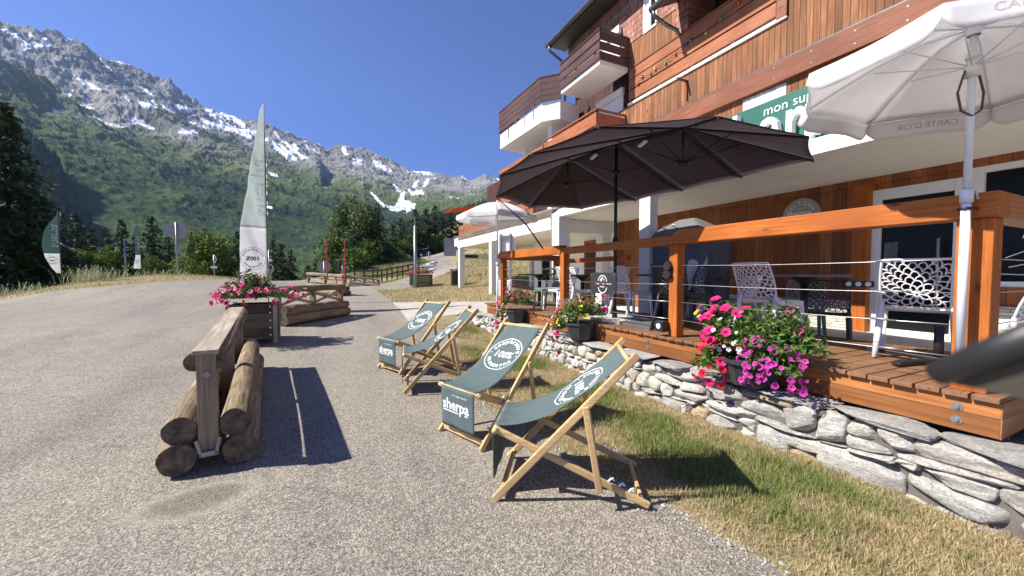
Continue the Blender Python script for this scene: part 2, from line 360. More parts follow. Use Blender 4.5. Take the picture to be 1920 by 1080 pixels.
# ---------------- mountains (terrain) ----------------
def az_of(px): return math.atan((px-960)/FPX)+YAW
def tan_el(px,py):
    d=(at(px,py,1)-Vector((0,0,CAM_H))); return d.z/math.hypot(d.x,d.y)
def prof(l,A,off=None):
    a=np.array([math.atan2(*(at(px,py,1)-Vector((0,0,CAM_H)))[:2]) for px,py in l]); t=np.array([tan_el(px,py) for px,py in l])
    return a,t
def interp(l,A,out=None):
    a,t=prof(l,A); i=np.argsort(a); r=np.interp(A,a[i],t[i],left=out if out is not None else t[i][0],right=out if out is not None else t[i][-1]); return r
SKY=[(-900,60),(-300,-10),(-100,15),(0,40),(50,55),(100,68),(140,75),(152,76),(170,95),(200,112),(230,119),(260,130),(290,147),(300,151),(318,153),(340,178),(370,195),(400,208),(430,215),(470,230),(510,238),(540,250),(570,262),(600,275),(615,281),(632,270),(650,272),(668,278),(680,277),(690,284),(720,299),(740,308),(770,322),(800,326),(830,328),(850,333),(866,328),(880,338),(890,335),(912,325),(922,333),(940,336),(1000,325),(1100,300),(1300,300),(1600,330),(1900,400)]
S1=[(-300,20),(-60,70),(0,100),(40,108),(80,130),(110,152),(150,187),(190,232),(225,300),(265,400),(300,500)]
S2=[(-500,150),(-50,215),(0,248),(60,275),(100,312),(130,352),(170,387),(205,414),(240,450),(275,490)]
S3=[(490,400),(520,350),(540,334),(556,314),(572,298),(590,290),(600,296),(620,328),(650,360),(680,388),(705,414),(730,450)]
S4=[(680,480),(720,450),(760,424),(800,408),(840,398),(880,386),(930,362),(1000,340),(1300,300)]
NA,NR=980,400
A=np.linspace(rad(-62),rad(46),NA); r=np.r_[np.geomspace(135,1000,110),np.linspace(1010,4300,NR-110)]
AA,RR=np.meshgrid(A,r)
X=RR*np.sin(AA);Y=RR*np.cos(AA)
H=np.full_like(RR,-40.)
base=-60+0*RR
def layer(outline,Rk,rb,p,back,out=None,zb=-40,wob=0,seed=0):
    t0_=interp(outline,A,out); kk=np.exp(-(np.arange(-90,91)/34.)**2); kk/=kk.sum(); ts_=np.convolve(np.pad(t0_,90,mode='edge'),kk,'valid'); sq_=np.clip((RR-rb)/(Rk-rb),0,1)**3.5; t=t0_[None,:]*sq_+ts_[None,:]*(1-sq_); Rk_=Rk*(1+wob*(fbm(AA*9,AA*0+seed,3,seed)-.5))
    Z=t*Rk_; s=np.clip((RR-rb)/(Rk_-rb),0,1); up=zb+(Z-zb)*s**p
    return np.where(RR<=Rk_,up,Z-(RR-Rk_)*back),s
main,s0=layer(SKY,3700,420,1.25,.8,None,-60,0,3)
h=main
l1,_=layer(S1,2500,600,1.15,1.1,-.02,-60,.05,4); l2,_=layer(S2,1150,300,1.1,1.3,-.2,-60,.06,5)
l3,_=layer(S3,2300,700,1.2,1.2,-.05,-60,.03,6); l4,_=layer(S4,1350,350,1.15,.9,-.2,-60,.06,7)
which=np.zeros_like(RR,int)
for k,l in enumerate((l1,l2,l3,l4),1):
    m=l>h; h=np.where(m,l,h); which=np.where(m,k,which)
# relief: gullies that fall down the slopes, crags high up, tree clumps low down
elev=np.clip(h/1300,0,1.2)
wx=X+180*fbm(X/500,Y/500,4,21); wy=Y+180*fbm(X/500,Y/500,4,33)
rg=fbm(wx/420+wy/1500,wy/900,6,40,.55,True)-.62
rg2=fbm(wx/150,wy/190,6,60,.62,True)-.6
amp=np.clip((RR-300)/900,0,1); fade=np.clip((3700-RR)/300,.05,1)
rg=fbm((wx+.75*wy)/430,wy/1100,6,40,.55,True)-.62
h=h+amp*rg*210*(.10+elev*1.1)*fade+amp*rg2*92*(.25+elev)*np.clip((3700-RR)/200,.16,1)
cr=fbm(X/36,Y/40,4,80,.65,True)-.6; h=h+amp*cr*19*(.15+1.5*elev)
treezone=np.clip((.46-elev+.25*(fbm(X/240,Y/240,4,90)-.5))*8,0,1)
clump=np.maximum(vnoise(X/13,Y/13,95),vnoise(X/9+5,Y/9+9,96)*.9)
h=h+treezone*clump*8*np.clip(RR/1500,.5,1)
# albedo by height, steepness, plus lasting snow fields in the gullies
dhr=np.gradient(h,axis=0)/np.gradient(RR,axis=0); dha=np.gradient(h,axis=1)/(RR*(A[1]-A[0]))
steep=np.hypot(dhr,dha)
n1=fbm(X/160,Y/160,6,110,.6); n2=fbm(X/34,Y/34,5,130,.65); n3=fbm(X/620,Y/620,4,140)
def C(c): return np.array(c)[None,None,:]
def mx(a,b,t): return a*(1-t[...,None])+b*t[...,None]
forest=mx(C((.014,.028,.018)),C((.048,.078,.028)),np.clip(n1*1.2-.22+(n3-.5)*1.6+(n2-.5)*.35+(rg+.02)*2.2+rg2*1.3,0,1))
forest=forest*(.55+.75*clump[...,None])
meadow=mx(C((.055,.088,.030)),C((.125,.145,.058)),np.clip(n2*2-.5,0,1))
rock=mx(C((.075,.078,.085)),C((.25,.245,.25)),np.clip(n2*1.0-.05+(n1-.5)*1.5+rg2*.9,0,1))
scree=mx(C((.24,.23,.22)),C((.33,.31,.29)),n2)
rel=np.clip((h-CAM_H)/RR/np.maximum(.03,interp(SKY,A)[None,:]),0,1.1)
ev=rel*.78+.16*(n1-.5)+.2*(n3-.5)+np.where(which==1,-.09,0)+np.where(which==3,-.03,0)
col=mx(forest,meadow,np.clip((ev-.40)*6,0,1)*np.clip(1.2-steep*.5,0,1))
col=mx(col,rock,np.clip((ev-.605-.05*np.clip(1-steep,0,1))*9+(steep-1.0)*.8*(ev>.36),0,1))
col=mx(col,scree,np.clip((ev-.56)*8,0,1)*np.clip((1.05-steep)*3+(n3-.5)*3,0,1)*(which!=1)*.8)
gul=np.clip((-rg2-.02)*6,0,1)*np.clip((-rg+.10)*6,0,1)
sn=np.clip((gul*1.0+(vnoise(wx/55+wy/210,wy/300,151)-.5)*.9+(rel-.82)*1.1-.47-(steep>1.5)*.25)*12,0,1)*(ev>.56)*(which!=3)*(which!=1)
# snow fields as surveyed on the cirque and under the ridge: (azimuth, slope angle) outlines draped on the terrain
TE=(h-CAM_H)/RR; AZ=AA+(n2-.5)*.008; TEn=TE+(n1-.5)*.016
def snow(poly):
    q=[(math.atan2(*(at(px,py,1)-Vector((0,0,CAM_H)))[:2]),tan_el(px,py)) for px,py in poly]; return inpoly(AZ,TEn,q)
SN=[[(722,382),(740,387),(745,378),(752,358),(760,358),(756,372),(778,380),(778,392),(762,398),(735,396)],[(765,352),(775,357),(790,355),(796,362),(770,366)],
[(690,356),(697,360),(724,384),(720,388)],[(135,137),(152,148),(180,160),(192,168),(172,166),(150,155)],[(185,110),(200,122),(218,136),(210,135),(195,125)],
[(255,157),(275,166),(295,180),(285,178),(262,165)],[(325,196),(345,198),(365,212),(352,212),(335,205)],[(255,185),(285,190),(298,202),(270,202)],
[(325,243),(345,240),(372,246),(368,250),(340,248)],[(196,232),(225,236),(248,238),(225,239)],[(390,226),(430,232),(480,252),(470,254),(430,242)],[(410,208),(425,214),(438,228),(425,222)],
[(510,262),(528,280),(552,300),(545,304),(522,284)],[(535,270),(555,284),(580,296),(572,299),(545,286)],[(640,278),(652,283),(650,290),(642,287)],[(697,297),(712,306),(728,316),(715,316),(700,308)],
[(660,298),(680,305),(676,308),(662,303)],[(0,52),(30,66),(60,92),(50,88),(25,72)],[(3,54),(30,66),(34,72),(2,62)],[(53,61),(58,61),(66,76),(61,78)],[(119,77),(136,75),(139,79),(124,82)],[(382,200),(400,206),(424,228),(418,231),(396,216)],[(422,208),(440,216),(482,250),(476,255),(446,236),(430,222)],[(404,228),(440,238),(478,256),(470,259),(430,246)],[(514,243),(520,246),(529,262),(523,261)],[(507,266),(512,266),(545,300),(540,302)],[(519,268),(524,268),(558,300),(552,302)],[(529,264),(536,266),(575,298),(568,300)],[(504,323),(521,326),(521,331),(507,329)],[(548,268),(556,272),(560,283),(553,281)],[(700,299),(716,306),(737,320),(728,322),(706,310)],[(640,276),(647,278),(652,291),(645,290)],[(664,297),(680,304),(682,309),(668,305)],[(780,340),(786,338),(778,352),(773,352)],[(800,336),(806,334),(796,350),(791,350)],[(735,345),(742,348),(752,358),(745,357)],[(345,224),(375,232),(400,240),(396,243),(360,234)],[(300,196),(322,206),(334,214),(326,214),(305,204)],[(375,222),(400,228),(425,243),(412,243),(385,232)],[(440,228),(470,240),(500,262),(492,262),(462,246)],[(235,178),(245,190),(240,192)]]
col=mx(col,scree,inpoly(AZ,TEn,[(math.atan2(*(at(px,py,1)-Vector((0,0,CAM_H)))[:2]),tan_el(px,py)) for px,py in [(85,92),(140,128),(200,150),(250,182),(262,205),(255,236),(205,242),(160,190),(115,150)]]).astype(float)*(which==0)*.85)
for s_ in SN: sn=np.maximum(sn,snow(s_).astype(float))
SNz=np.clip(sn,0,1)
col=mx(col,C((.88,.89,.91)),SNz)
cc=np.concatenate([col.reshape(-1,3),np.ones((col.size//3,1))],1)
idx=np.arange(NA*NR).reshape(NR,NA); Fq=np.stack([idx[:-1,:-1],idx[:-1,1:],idx[1:,1:],idx[1:,:-1]],-1).reshape(-1,4)
M_mtn=vcmat('mountain_surface',.95,0,.02,.12,.0,.05)
struct(npobj('mountain_terrain',np.stack([X,Y,h],-1).reshape(-1,3),Fq[:,::-1],M_mtn,cols=cc))
# distant conifer forest on the near spurs: too many to count
def cones(name,mask,count,seed,hmin,hmax):
    rs=np.random.RandomState(seed); ii=np.flatnonzero(mask.ravel()); w=RR.ravel()[ii]; ch=rs.choice(ii,count,p=w/w.sum())
    x=X.ravel()[ch]+rs.randn(count)*3; y=Y.ravel()[ch]+rs.randn(count)*3; z=h.ravel()[ch]-2
    hh=rs.uniform(hmin,hmax,count); rr_=hh*rs.uniform(.13,.2,count); V=np.zeros((count,11,3)); 
    for k in range(5):
        a=k*2*math.pi/5+rs.rand(count); V[:,k]=np.stack([x+rr_*np.cos(a),y+rr_*np.sin(a),z+hh*.05],-1); V[:,5+k]=np.stack([x+rr_*.55*np.cos(a+.6),y+rr_*.55*np.sin(a+.6),z+hh*.5],-1)
    V[:,10]=np.stack([x,y,z+hh],-1)
    F=[]
    for k in range(5): q=(k+1)%5; F+=[(k,q,5+q),(k,5+q,5+k),(5+k,5+q,10)]
    F=(np.array(F)[None]+np.arange(count)[:,None,None]*11).reshape(-1,3)
    g=rs.uniform(.6,1.3,count); c=np.repeat(np.stack([.022*g,.045*g,.018*g,np.ones(count)],-1),11,0)
    return struct(npobj(name,V.reshape(-1,3),F,vcmat(name+'_needles',.9,0),cols=c),'stuff')
cones('distant_forest',((which==2)|((which==4)&(elev<.42)))&(RR<1500)&(n1>.36),24000,5,12,22)
# ---------------- trees ----------------
M_leafdark=vcmat('needle_foliage',.75,.12); M_leaf=vcmat('broad_foliage',.6,.3)
M_bark=plain('bark',(.10,.075,.055),.9,0,.3,5,.6,.2,.02); M_birchbark=plain('birch_bark',(.45,.43,.40),.8,0,.3,5)
def leafmesh(P,D,Nn,L,W,cols,two=True):
    """P centres, D directions, Nn sideways, L lengths, W widths -> rhombic leaf clumps"""
    n=len(P); V=np.stack([P-D*L[:,None]*.5,P+Nn*W[:,None]*.5,P+D*L[:,None]*.5,P-Nn*W[:,None]*.5],1)
    F=np.arange(n*4).reshape(n,4); c=np.repeat(np.c_[cols,np.ones(n)],4,0); return V.reshape(-1,3),F,c
def unit(v): return v/np.maximum(1e-9,np.linalg.norm(v,axis=1,keepdims=True))
def conifer_data(seed,h,wf=.22,n_br=14,lv=34,clump=.34,dense=10,tone=1.0,droop=.35):
    rs=np.random.RandomState(seed); P=[];D=[];L=[];W=[];Cc=[]
    for i in range(lv):
        f=(i+.5)/lv; z=h*(.06+.94*f); R_=h*wf*(1-f)**.85*(.8+.35*rs.rand())+h*.008
        for b_ in range(max(4,int(n_br*(1-.5*f)))):
            a=rs.rand()*6.283; Rb=R_*rs.uniform(.65,1.15); q=max(2,int(dense*(Rb/(h*wf))+1.5)); dirv=np.array([math.cos(a),math.sin(a),0])
            tn=rs.uniform(.55,1.45)
            for j in range(q):
                t=(j+.6)/q; p=dirv*Rb*t+np.array([0,0,z-droop*Rb*t*t*1.2+.12*Rb*t])
                for k in range(2):
                    P.append(p+rs.randn(3)*clump*.25); dd=dirv*.8+rs.randn(3)*.5+np.array([0,0,-.45]); D.append(dd)
                    L.append(clump*rs.uniform(.7,1.5)*(1.25-.4*f)); W.append(clump*rs.uniform(.3,.6)); g=tn*rs.uniform(.7,1.3)*tone; Cc.append((.037*g,.060*g,.025*g))
    P=np.array(P);D=unit(np.array(D));N_=unit(np.cross(D,rs.randn(len(P),3)))
    return leafmesh(P,D,N_,np.array(L),np.array(W),np.array(Cc))
def broad_data(seed,h,rw,base=.15,n=5200,leaf=.26,col=(.075,.12,.03),lobes=16,droopy=0.):
    rs=np.random.RandomState(seed); cs=[]
    for i in range(lobes):
        f=rs.uniform(0,1); z=h*(base+(1-base)*(.12+.8*f)); rr=rw*math.sin(math.pi*min(.96,(.18+.78*f)))**.7*.62
        a=rs.rand()*6.283; q=rs.uniform(.2,1)**.5*rr; cs.append((q*math.cos(a),q*math.sin(a),z,rw*rs.uniform(.26,.48),rs.uniform(.7,1.3)))
    cs.append((0,0,h*.93,rw*.28,1)); cs=np.array(cs); w=cs[:,3]**2; pick=rs.choice(len(cs),n,p=w/w.sum()); c=cs[pick]
    d=unit(rs.randn(n,3)); rad_=c[:,3]*rs.uniform(.55,1.08,n); P=c[:,:3]+d*rad_[:,None]*np.array([1,1,1.15+droopy]); 
    P[:,2]=np.maximum(P[:,2],h*base*.35)
    D=unit(rs.randn(n,3)+np.array([0,0,-droopy*2])); N_=unit(np.cross(D,rs.randn(n,3))); g=(c[:,4]*rs.uniform(.6,1.4,n))[:,None]
    return leafmesh(P,D,N_,leaf*rs.uniform(.6,1.4,n),leaf*rs.uniform(.35,.75,n),np.array(col)[None]*g*np.c_[rs.uniform(.8,1.25,n),np.ones(n),np.ones(n)])
def trunk(mb,h,r,lean=.0,limbs=6,seed=0,top=.9,bz=.25):
    rs=random.Random(seed); mb.tube([(0,0,-1.0),(0,0,h*.3),(lean*.5,0,h*.6),(lean,0,h*top)],[r*1.15,r*.85,r*.55,r*.12],7)
    for i in range(limbs):
        z=h*(bz+(.85-bz)*i/limbs);a=rs.uniform(0,6.28);l=h*.16*(1.1-z/h)+.2
        mb.tube([(0,0,z),(l*math.cos(a)*.6,l*math.sin(a)*.6,z+l*.35),(l*1.3*math.cos(a),l*1.3*math.sin(a),z+l*.8)],[r*.35,r*.22,r*.06],5)
PRO={}
def tree_proto(key):
    kind,i=key
    t=bpy.data.objects.new({'spruce':'spruce_tree','spruce_big':'spruce_tree','broad':'deciduous_tree','birch':'birch_tree','bush':'bush'}[kind],None); COL.objects.link(t)
    tb=MB()
    if kind=='spruce': d=conifer_data(10+i,10,.2+.03*(i%3),9,30,.42,7,1.0+.12*i); trunk(tb,10,.16,0,0); m=M_leafdark; bm=M_bark
    elif kind=='spruce_big': d=conifer_data(50,16,.25,17,58,.40,14,1.05,.5); trunk(tb,16,.24,0,0); m=M_leafdark; bm=M_bark
    elif kind=='broad': d=broad_data(70+i,8,3.0,.1,5200,.34,(.085,.135,.032),22); trunk(tb,8,.16,.2,7,i); m=M_leaf; bm=M_bark
    elif kind=='birch': d=broad_data(90+i,12,2.9,.08,9000,.36,(.125,.175,.065),34,.35); trunk(tb,12,.15,.3,9,i); m=M_leaf; bm=M_birchbark
    else: d=broad_data(110+i,3,1.7,.0,3600,.2,(.10,.15,.03),14); trunk(tb,3,.07,.1,6,i,.8,.1); m=M_leaf; bm=M_bark
    npobj('crown',*d[:2],m,t,cols=d[2]); obj('trunk',tb,bm,t,True); PRO[key]=t; t['h']={'spruce':10,'spruce_big':16,'broad':8,'birch':12,'bush':3}[kind]; t['used']=0
    return t
def tree(kind,i,px,pytop,d,label,zb=None,wid=1.0,group=None,rz=None):
    key=(kind,i); src=PRO.get(key) or tree_proto(key); top=at(px,pytop,d); z0=gzf(top.x,top.y) if zb is None else zb; s=(top.z-z0)/src['h']
    t=src if not src['used'] else copy_tree(src); src['used']=1
    t.location=(top.x,top.y,z0); t.rotation_euler=(0,0,rz if rz is not None else random.uniform(0,6.28)); t.scale=(s*wid,s*wid,s); tag(t,label,{'spruce':'conifer','spruce_big':'conifer','broad':'tree','birch':'birch tree','bush':'bush'}[kind],group)
    return t
G1='conifers along the far side of the parking area'
tree('spruce_big',0,10,196,25,'very tall dark spruce at the left edge of the photo, towering over everything near it',-1.5,1.2)
tree('spruce',0,62,392,30,'dark spruce half hidden behind the right side of the tallest left-hand spruce',-2,1.1,G1)
tree('spruce',1,92,402,36,'slim dark spruce just left of the nearest feather flag',-2,1.0,G1)
tree('spruce',2,141,402,34,'dark spruce rising just right of the nearest feather flag',-2,1.15,G1)
tree('spruce',0,172,430,38,'shorter dark spruce right of the one beside the nearest feather flag',-2,1.2,G1)
tree('spruce',1,198,432,40,'dark spruce left of the short grey lamp pole',-2,1.2,G1)
tree('spruce',2,226,412,42,'dark spruce behind the short grey lamp pole',-2,1.2,G1)
tree('spruce',0,254,436,44,'small dark spruce between the short lamp pole and the farther feather flag',-2,1.2,G1)
tree('spruce',1,284,405,40,'tall dark spruce right of the farther feather flag',-2,1.25,G1)
tree('spruce',2,316,440,46,'dark spruce behind the round grey sign on its pole',-2,1.2,G1)
tree('spruce',0,357,434,46,'dark spruce just right of the round grey sign',-2,1.0,G1)
tree('spruce',1,385,428,50,'spruce tip rising out behind the round green bush',-2,1.0,G1)
tree('spruce',2,416,446,48,'small spruce between the round green bush and the tall flag',-2,1.2,G1)
tree('spruce',0,444,434,44,'dark spruce left of the tall flag by the flower planter',-2,1.2,G1)
tree('spruce',1,478,440,44,'dark spruce behind the tall flag by the flower planter',-2,1.2,G1)
tree('spruce',2,511,450,42,'dark spruce just right of the tall flag, left of the pair',-2.5,1.3,G1)
tree('spruce',0,527,456,44,'dark spruce second to the right of the tall flag',-2.5,1.3,G1)
tree('spruce',1,545,468,46,'low dark spruce third to the right of the tall flag',-3,1.3,G1)
tree('spruce',2,577,497,50,'small spruce top above the log barrier with the red frame',-5,1.3,G1)
tree('spruce',0,592,486,54,'small spruce left of the round beige sign, above the far log barrier',-5,1.2,G1)
tree('broad',0,30,420,26,'leafy tree below the tallest spruce at the left edge',-1,1.25)
tree('broad',1,75,448,27,'dark leafy tree between the tallest spruce and the nearest flag',-1,1.1)
tree('bush',0,207,468,31,'green bush to the left of the short grey lamp pole',.2,1.0)
tree('bush',1,160,478,29,'dark green bush just right of the nearest feather flag',.2,1.1)
tree('bush',0,287,484,31,'small bright green bush right of the farther feather flag',.6,1.1)
tree('bush',1,385,446,30,'big round green bush right of the round grey sign',.4,1.15)
tree('bush',0,432,490,31,'low green bush at the far asphalt edge left of the tall flag',.4,1.2)
G2='trees up the slope to the right'
tree('birch',0,655,374,56,'tallest light green birch behind the red frame',-4,1.0)
tree('birch',1,686,386,60,'second birch, right of the tallest birch and left of the spruce',-3,.8)
tree('broad',0,632,452,52,'light green leafy tree at the left foot of the birches, above the round beige sign',-4,1.2)
tree('broad',1,662,470,50,'leafy tree in front of the birches between the two red uprights',-3,1.2)
tree('spruce',2,709,383,58,'dark spruce standing against the right side of the birches',-2,1.15,G2)
tree('spruce',0,737,420,72,'spruce to the right of the gap beside the birches',0,1.3,G2)
tree('spruce',1,752,408,80,'spruce left of the tall lamp post, farther up the slope',0,1.3,G2)
tree('spruce',2,777,392,86,'spruce just behind the head of the tall lamp post',1,1.4,G2)
tree('spruce',0,799,392,90,'spruce right of the tall lamp post above the parked car',2,1.4,G2)
tree('spruce',1,815,385,92,'highest spruce above the road bend',3,1.4,G2)
tree('spruce',2,830,400,94,'spruce left of the grey panel, beyond the road bend',4,1.5,G2)
tree('spruce',0,845,398,96,'spruce behind the grey panel beside the long balcony',4,1.5,G2)
tree('spruce',1,862,396,98,'spruce peeping out over the end of the long low balcony',4,1.5,G2)
for k,(px,py,d,w,l) in enumerate([(722,452,64,1.3,'leafy tree above the grass bank, left end of its upper edge'),(748,452,76,1.5,'leafy tree above the grass bank, left of the parked car'),(772,445,84,1.5,'leafy tree directly behind the parked car'),(800,440,88,1.6,'leafy tree in the dark wood right of the parked car'),(826,440,90,1.6,'leafy tree beyond the end of the road bend'),(690,452,56,1.2,'dark leafy tree right of the right red upright')]):
    tree('broad',k%2,px,py,d,l,[-2,1,3,5,5,-3][k],w)
# ---------------- grass ----------------
M_grass=vcmat('grass_blades',.7,.25)
def grassfield(name,xs,ys,hgt,wid,seed,green,flop=.6,stuff=True,mixf=None):
    rs=np.random.RandomState(seed); n=len(xs); z=gz(xs,ys); a=rs.rand(n)*6.283; lean=rs.rand(n)*flop; b=rs.rand(n)*6.283
    Hh=hgt*rs.uniform(.45,1.35,n); w=wid*rs.uniform(.6,1.3,n); P=np.stack([xs,ys,z-.003],-1); s=np.stack([np.cos(a),np.sin(a),0*a],-1)*w[:,None]*.5
    tip=P+np.stack([np.cos(b)*lean*Hh,np.sin(b)*lean*Hh,Hh*np.sqrt(np.maximum(.08,1-lean**2*.8))],-1); mid=P+(tip-P)*.5+np.array([0,0,1])*Hh[:,None]*.12*lean[:,None]
    V=np.stack([P-s,P+s,mid+s*.8,mid-s*.8,tip],1).reshape(-1,3); o=np.arange(n)*5
    F=np.concatenate([np.stack([o,o+1,o+2],-1),np.stack([o,o+2,o+3],-1),np.stack([o+3,o+2,o+4],-1)])
    g=np.clip(mixf if mixf is not None else green,0,1)*np.ones(n)+rs.randn(n)*.22; g=np.clip(g,0,1)[:,None]; v=rs.uniform(.65,1.3,n)[:,None]
    c=((1-g)*np.array([[.52,.40,.25]])+g*np.array([[.19,.25,.065]]))*v; cols=np.repeat(np.c_[c,np.ones(n)],5,0)
    return struct(npobj(name,V,F,M_grass,cols=cols),'stuff')
rs=np.random.RandomState(9)
n=230000; t=rs.rand(n)**1.7; ys=-.6+t*10.0; xs=rs.uniform(1.3,3.25,n); WALLX=3.2
m=~inpoly(xs-.06*rs.rand(n),ys,ROADD)&~inpoly(xs,ys,PATHD)&(xs<WALLX+.04+np.maximum(0,ys-6)*.12); xs,ys=xs[m],ys[m]
gr=fbm(xs*1.6,ys*1.3,4,300); edge=np.clip((xs-1.95)/.35,0,1); e2=np.clip((3.16-xs)/.25,.25,1)
keep=rs.rand(len(xs))<(.62+.5*np.clip((gr-.3)*4,0,1)*edge); mf=((gr-.395+.05*(fbm(xs*7,ys*7,3,78)-.5)*4)*5*edge*e2)
hgt=.030+.026*np.clip(mf,0,1); grassfield('grass',xs[keep],ys[keep],hgt[keep]*(.6+.9*fbm(xs*9,ys*9,3,77))[keep]*1.05,.0042,1,0,.75,mixf=mf[keep])
# meadow patches farther away
def meadow(name,poly_px,n,hgt,wid,seed,gmix):
    poly=[tuple(p) for p in poly_px]; q=np.array(poly); rs=np.random.RandomState(seed)
    xs=rs.uniform(q[:,0].min(),q[:,0].max(),n); ys=rs.uniform(q[:,1].min(),q[:,1].max(),n)
    m=inpoly(xs,ys,poly)&~inpoly(xs,ys,ROADD)&~inpoly(xs,ys,PATHD); xs,ys=xs[m],ys[m]
    grassfield(name,xs,ys,hgt,wid,seed,0,.8,mixf=(fbm(xs*.8,ys*.8,4,seed)-.5)*3+gmix)
meadow('grass',[(1.2,11),(9,9.8),(12,30),(8,33),(2.5,28)],60000,.09,.014,11,.12)
meadow('grass',[(-26,15),(-9,17),(-1,29),(-4,35),(-18,34)],70000,.075,.016,12,.25)
meadow('grass',[tuple(at(640,525,40)[:2]),tuple(at(800,512,42)[:2]),tuple(at(812,486,62)[:2]),tuple(at(740,484,76)[:2]),tuple(at(690,505,60)[:2])],50000,.35,.06,13,.75)
meadow('grass',[(6,19),(14,18),(22,40),(10,44)],20000,.2,.03,15,.35)
# tall seeding grasses at the far left verge
def tufts(px,py,d,n,h,seed,label,name='grass_tuft'):
    rs=random.Random(seed); c=at(px,py,d); z=gzf(c.x,c.y); mb=MB()
    for i in range(n):
        x=c.x+rs.gauss(0,.55);y=c.y+rs.gauss(0,.4);a=rs.uniform(0,6.28);l=h*rs.uniform(.5,1.1);b=l*rs.uniform(.1,.5)
        p0=Vector((x,y,z-.05));p1=p0+Vector((b*.3*math.cos(a),b*.3*math.sin(a),l*.6));p2=p0+Vector((b*math.cos(a),b*math.sin(a),l)); s=Vector((.012,-.006,0))
        mb.add([p0-s,p0+s,p1+s,p1-s,p2],[(0,1,2,3),(3,2,4)])
        if i%3==0: mb.add([p2-s*2.2,p2+s*2.2+Vector((0,0,-.02)),p2+Vector((.05*math.cos(a),.05*math.sin(a),.10))],[(0,1,2)])
    o=obj(name,mb,M_tuft); tag(o,label,'grass tuft')
M_tuft=plain('dry_grass',(.30,.32,.15),.8,0,.3)
tufts(178,515,18,200,.72,1,'tall seeding grass clump between the two small feather flags')
tufts(10,530,15,100,.45,2,'tall seeding grass at the far left edge below the big spruce')
tufts(55,532,16,90,.45,4,'tall grass clump left of the nearest feather flag')
tufts(300,518,20,70,.35,3,'low tall-grass clump left of the round grey sign pole')
# ---------------- materials for built things ----------------
M_deckor=wood('stained_pine',(.41,.112,.018),(.55,.178,.034),'y',1.3,.6,knotc=(.12,.035,.01),bs=.5)
M_deckorz=wood('stained_pine_upright',(.41,.112,.018),(.55,.178,.034),'z',1.3,.62,knotc=(.16,.05,.015),bs=.5)
M_deckorx=wood('stained_pine_cross',(.36,.14,.05),(.50,.22,.09),'x',1.0,.5,knotc=(.2,.06,.015),bs=.25)
M_board=wood('deck_board',(.22,.115,.060),(.33,.18,.10),'x',1.2,.65,False,bs=.4)
M_fascia=wood('fascia_pine',(.36,.135,.04),(.54,.23,.08),'y',.8,.6,True,.115,'z',gapw=.05,boff=-.07,knotc=(.15,.05,.02))
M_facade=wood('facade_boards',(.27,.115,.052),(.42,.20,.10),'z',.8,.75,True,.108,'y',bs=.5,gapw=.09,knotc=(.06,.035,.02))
M_facadeh=wood('loggia_boards',(.33,.12,.055),(.46,.185,.09),'y',.9,.6,True,bs=.3)
M_beam=wood('red_beam',(.22,.078,.042),(.31,.118,.065),'y',.7,.6,True,bs=.2)
M_shopwood=wood('shop_boards',(.30,.10,.03),(.44,.165,.055),'z',.8,.55,True,.19,'y',gapw=.04,bs=.3)
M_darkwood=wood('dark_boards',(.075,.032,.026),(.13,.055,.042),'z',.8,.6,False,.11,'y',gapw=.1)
M_darkrail=wood('dark_rail',(.085,.045,.042),(.14,.078,.07),'y',.6,.55,False,bs=.15)
M_orail=wood('orange_rail',(.34,.115,.05),(.46,.175,.08),'y',.7,.6,True,bs=.2)
M_white=plain('white_render',(.84,.83,.80),.85,0,.05,3,.3)
M_roughwhite=plain('rough_render',(.84,.84,.82),.9,0,.08,10,1.0,.3,.02)
M_cream=plain('cream_soffit',(.84,.82,.76),.85,0,.06,1.5,.15)
M_metal=plain('grey_metal',(.30,.31,.32),.4,.7,.1,4,.1)
M_zinc=plain('zinc_gutter',(.13,.13,.14),.4,.6,.2,4,.1)
M_black=plain('black_plastic',(.018,.018,.02),.45,0,.2,8,.1)
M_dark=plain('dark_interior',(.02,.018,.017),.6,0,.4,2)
M_glassd=plain('dark_glass',(.014,.016,.018),.16,0,.3,1,0,.08)
M_pvc=plain('white_frame',(.80,.80,.79),.35,0,.03,3,0)
M_green=plain('sign_green',(.015,.115,.085),.45,0,.08,2,.05)
M_letter=plain('sign_white',(.86,.88,.88),.4,0,.03,2,0)
M_greyd=plain('grey_disc',(.36,.34,.31),.6,0,.06,3,.05)
M_orange=clothmat('orange_awning_cloth',(.75,.12,.05),.3)
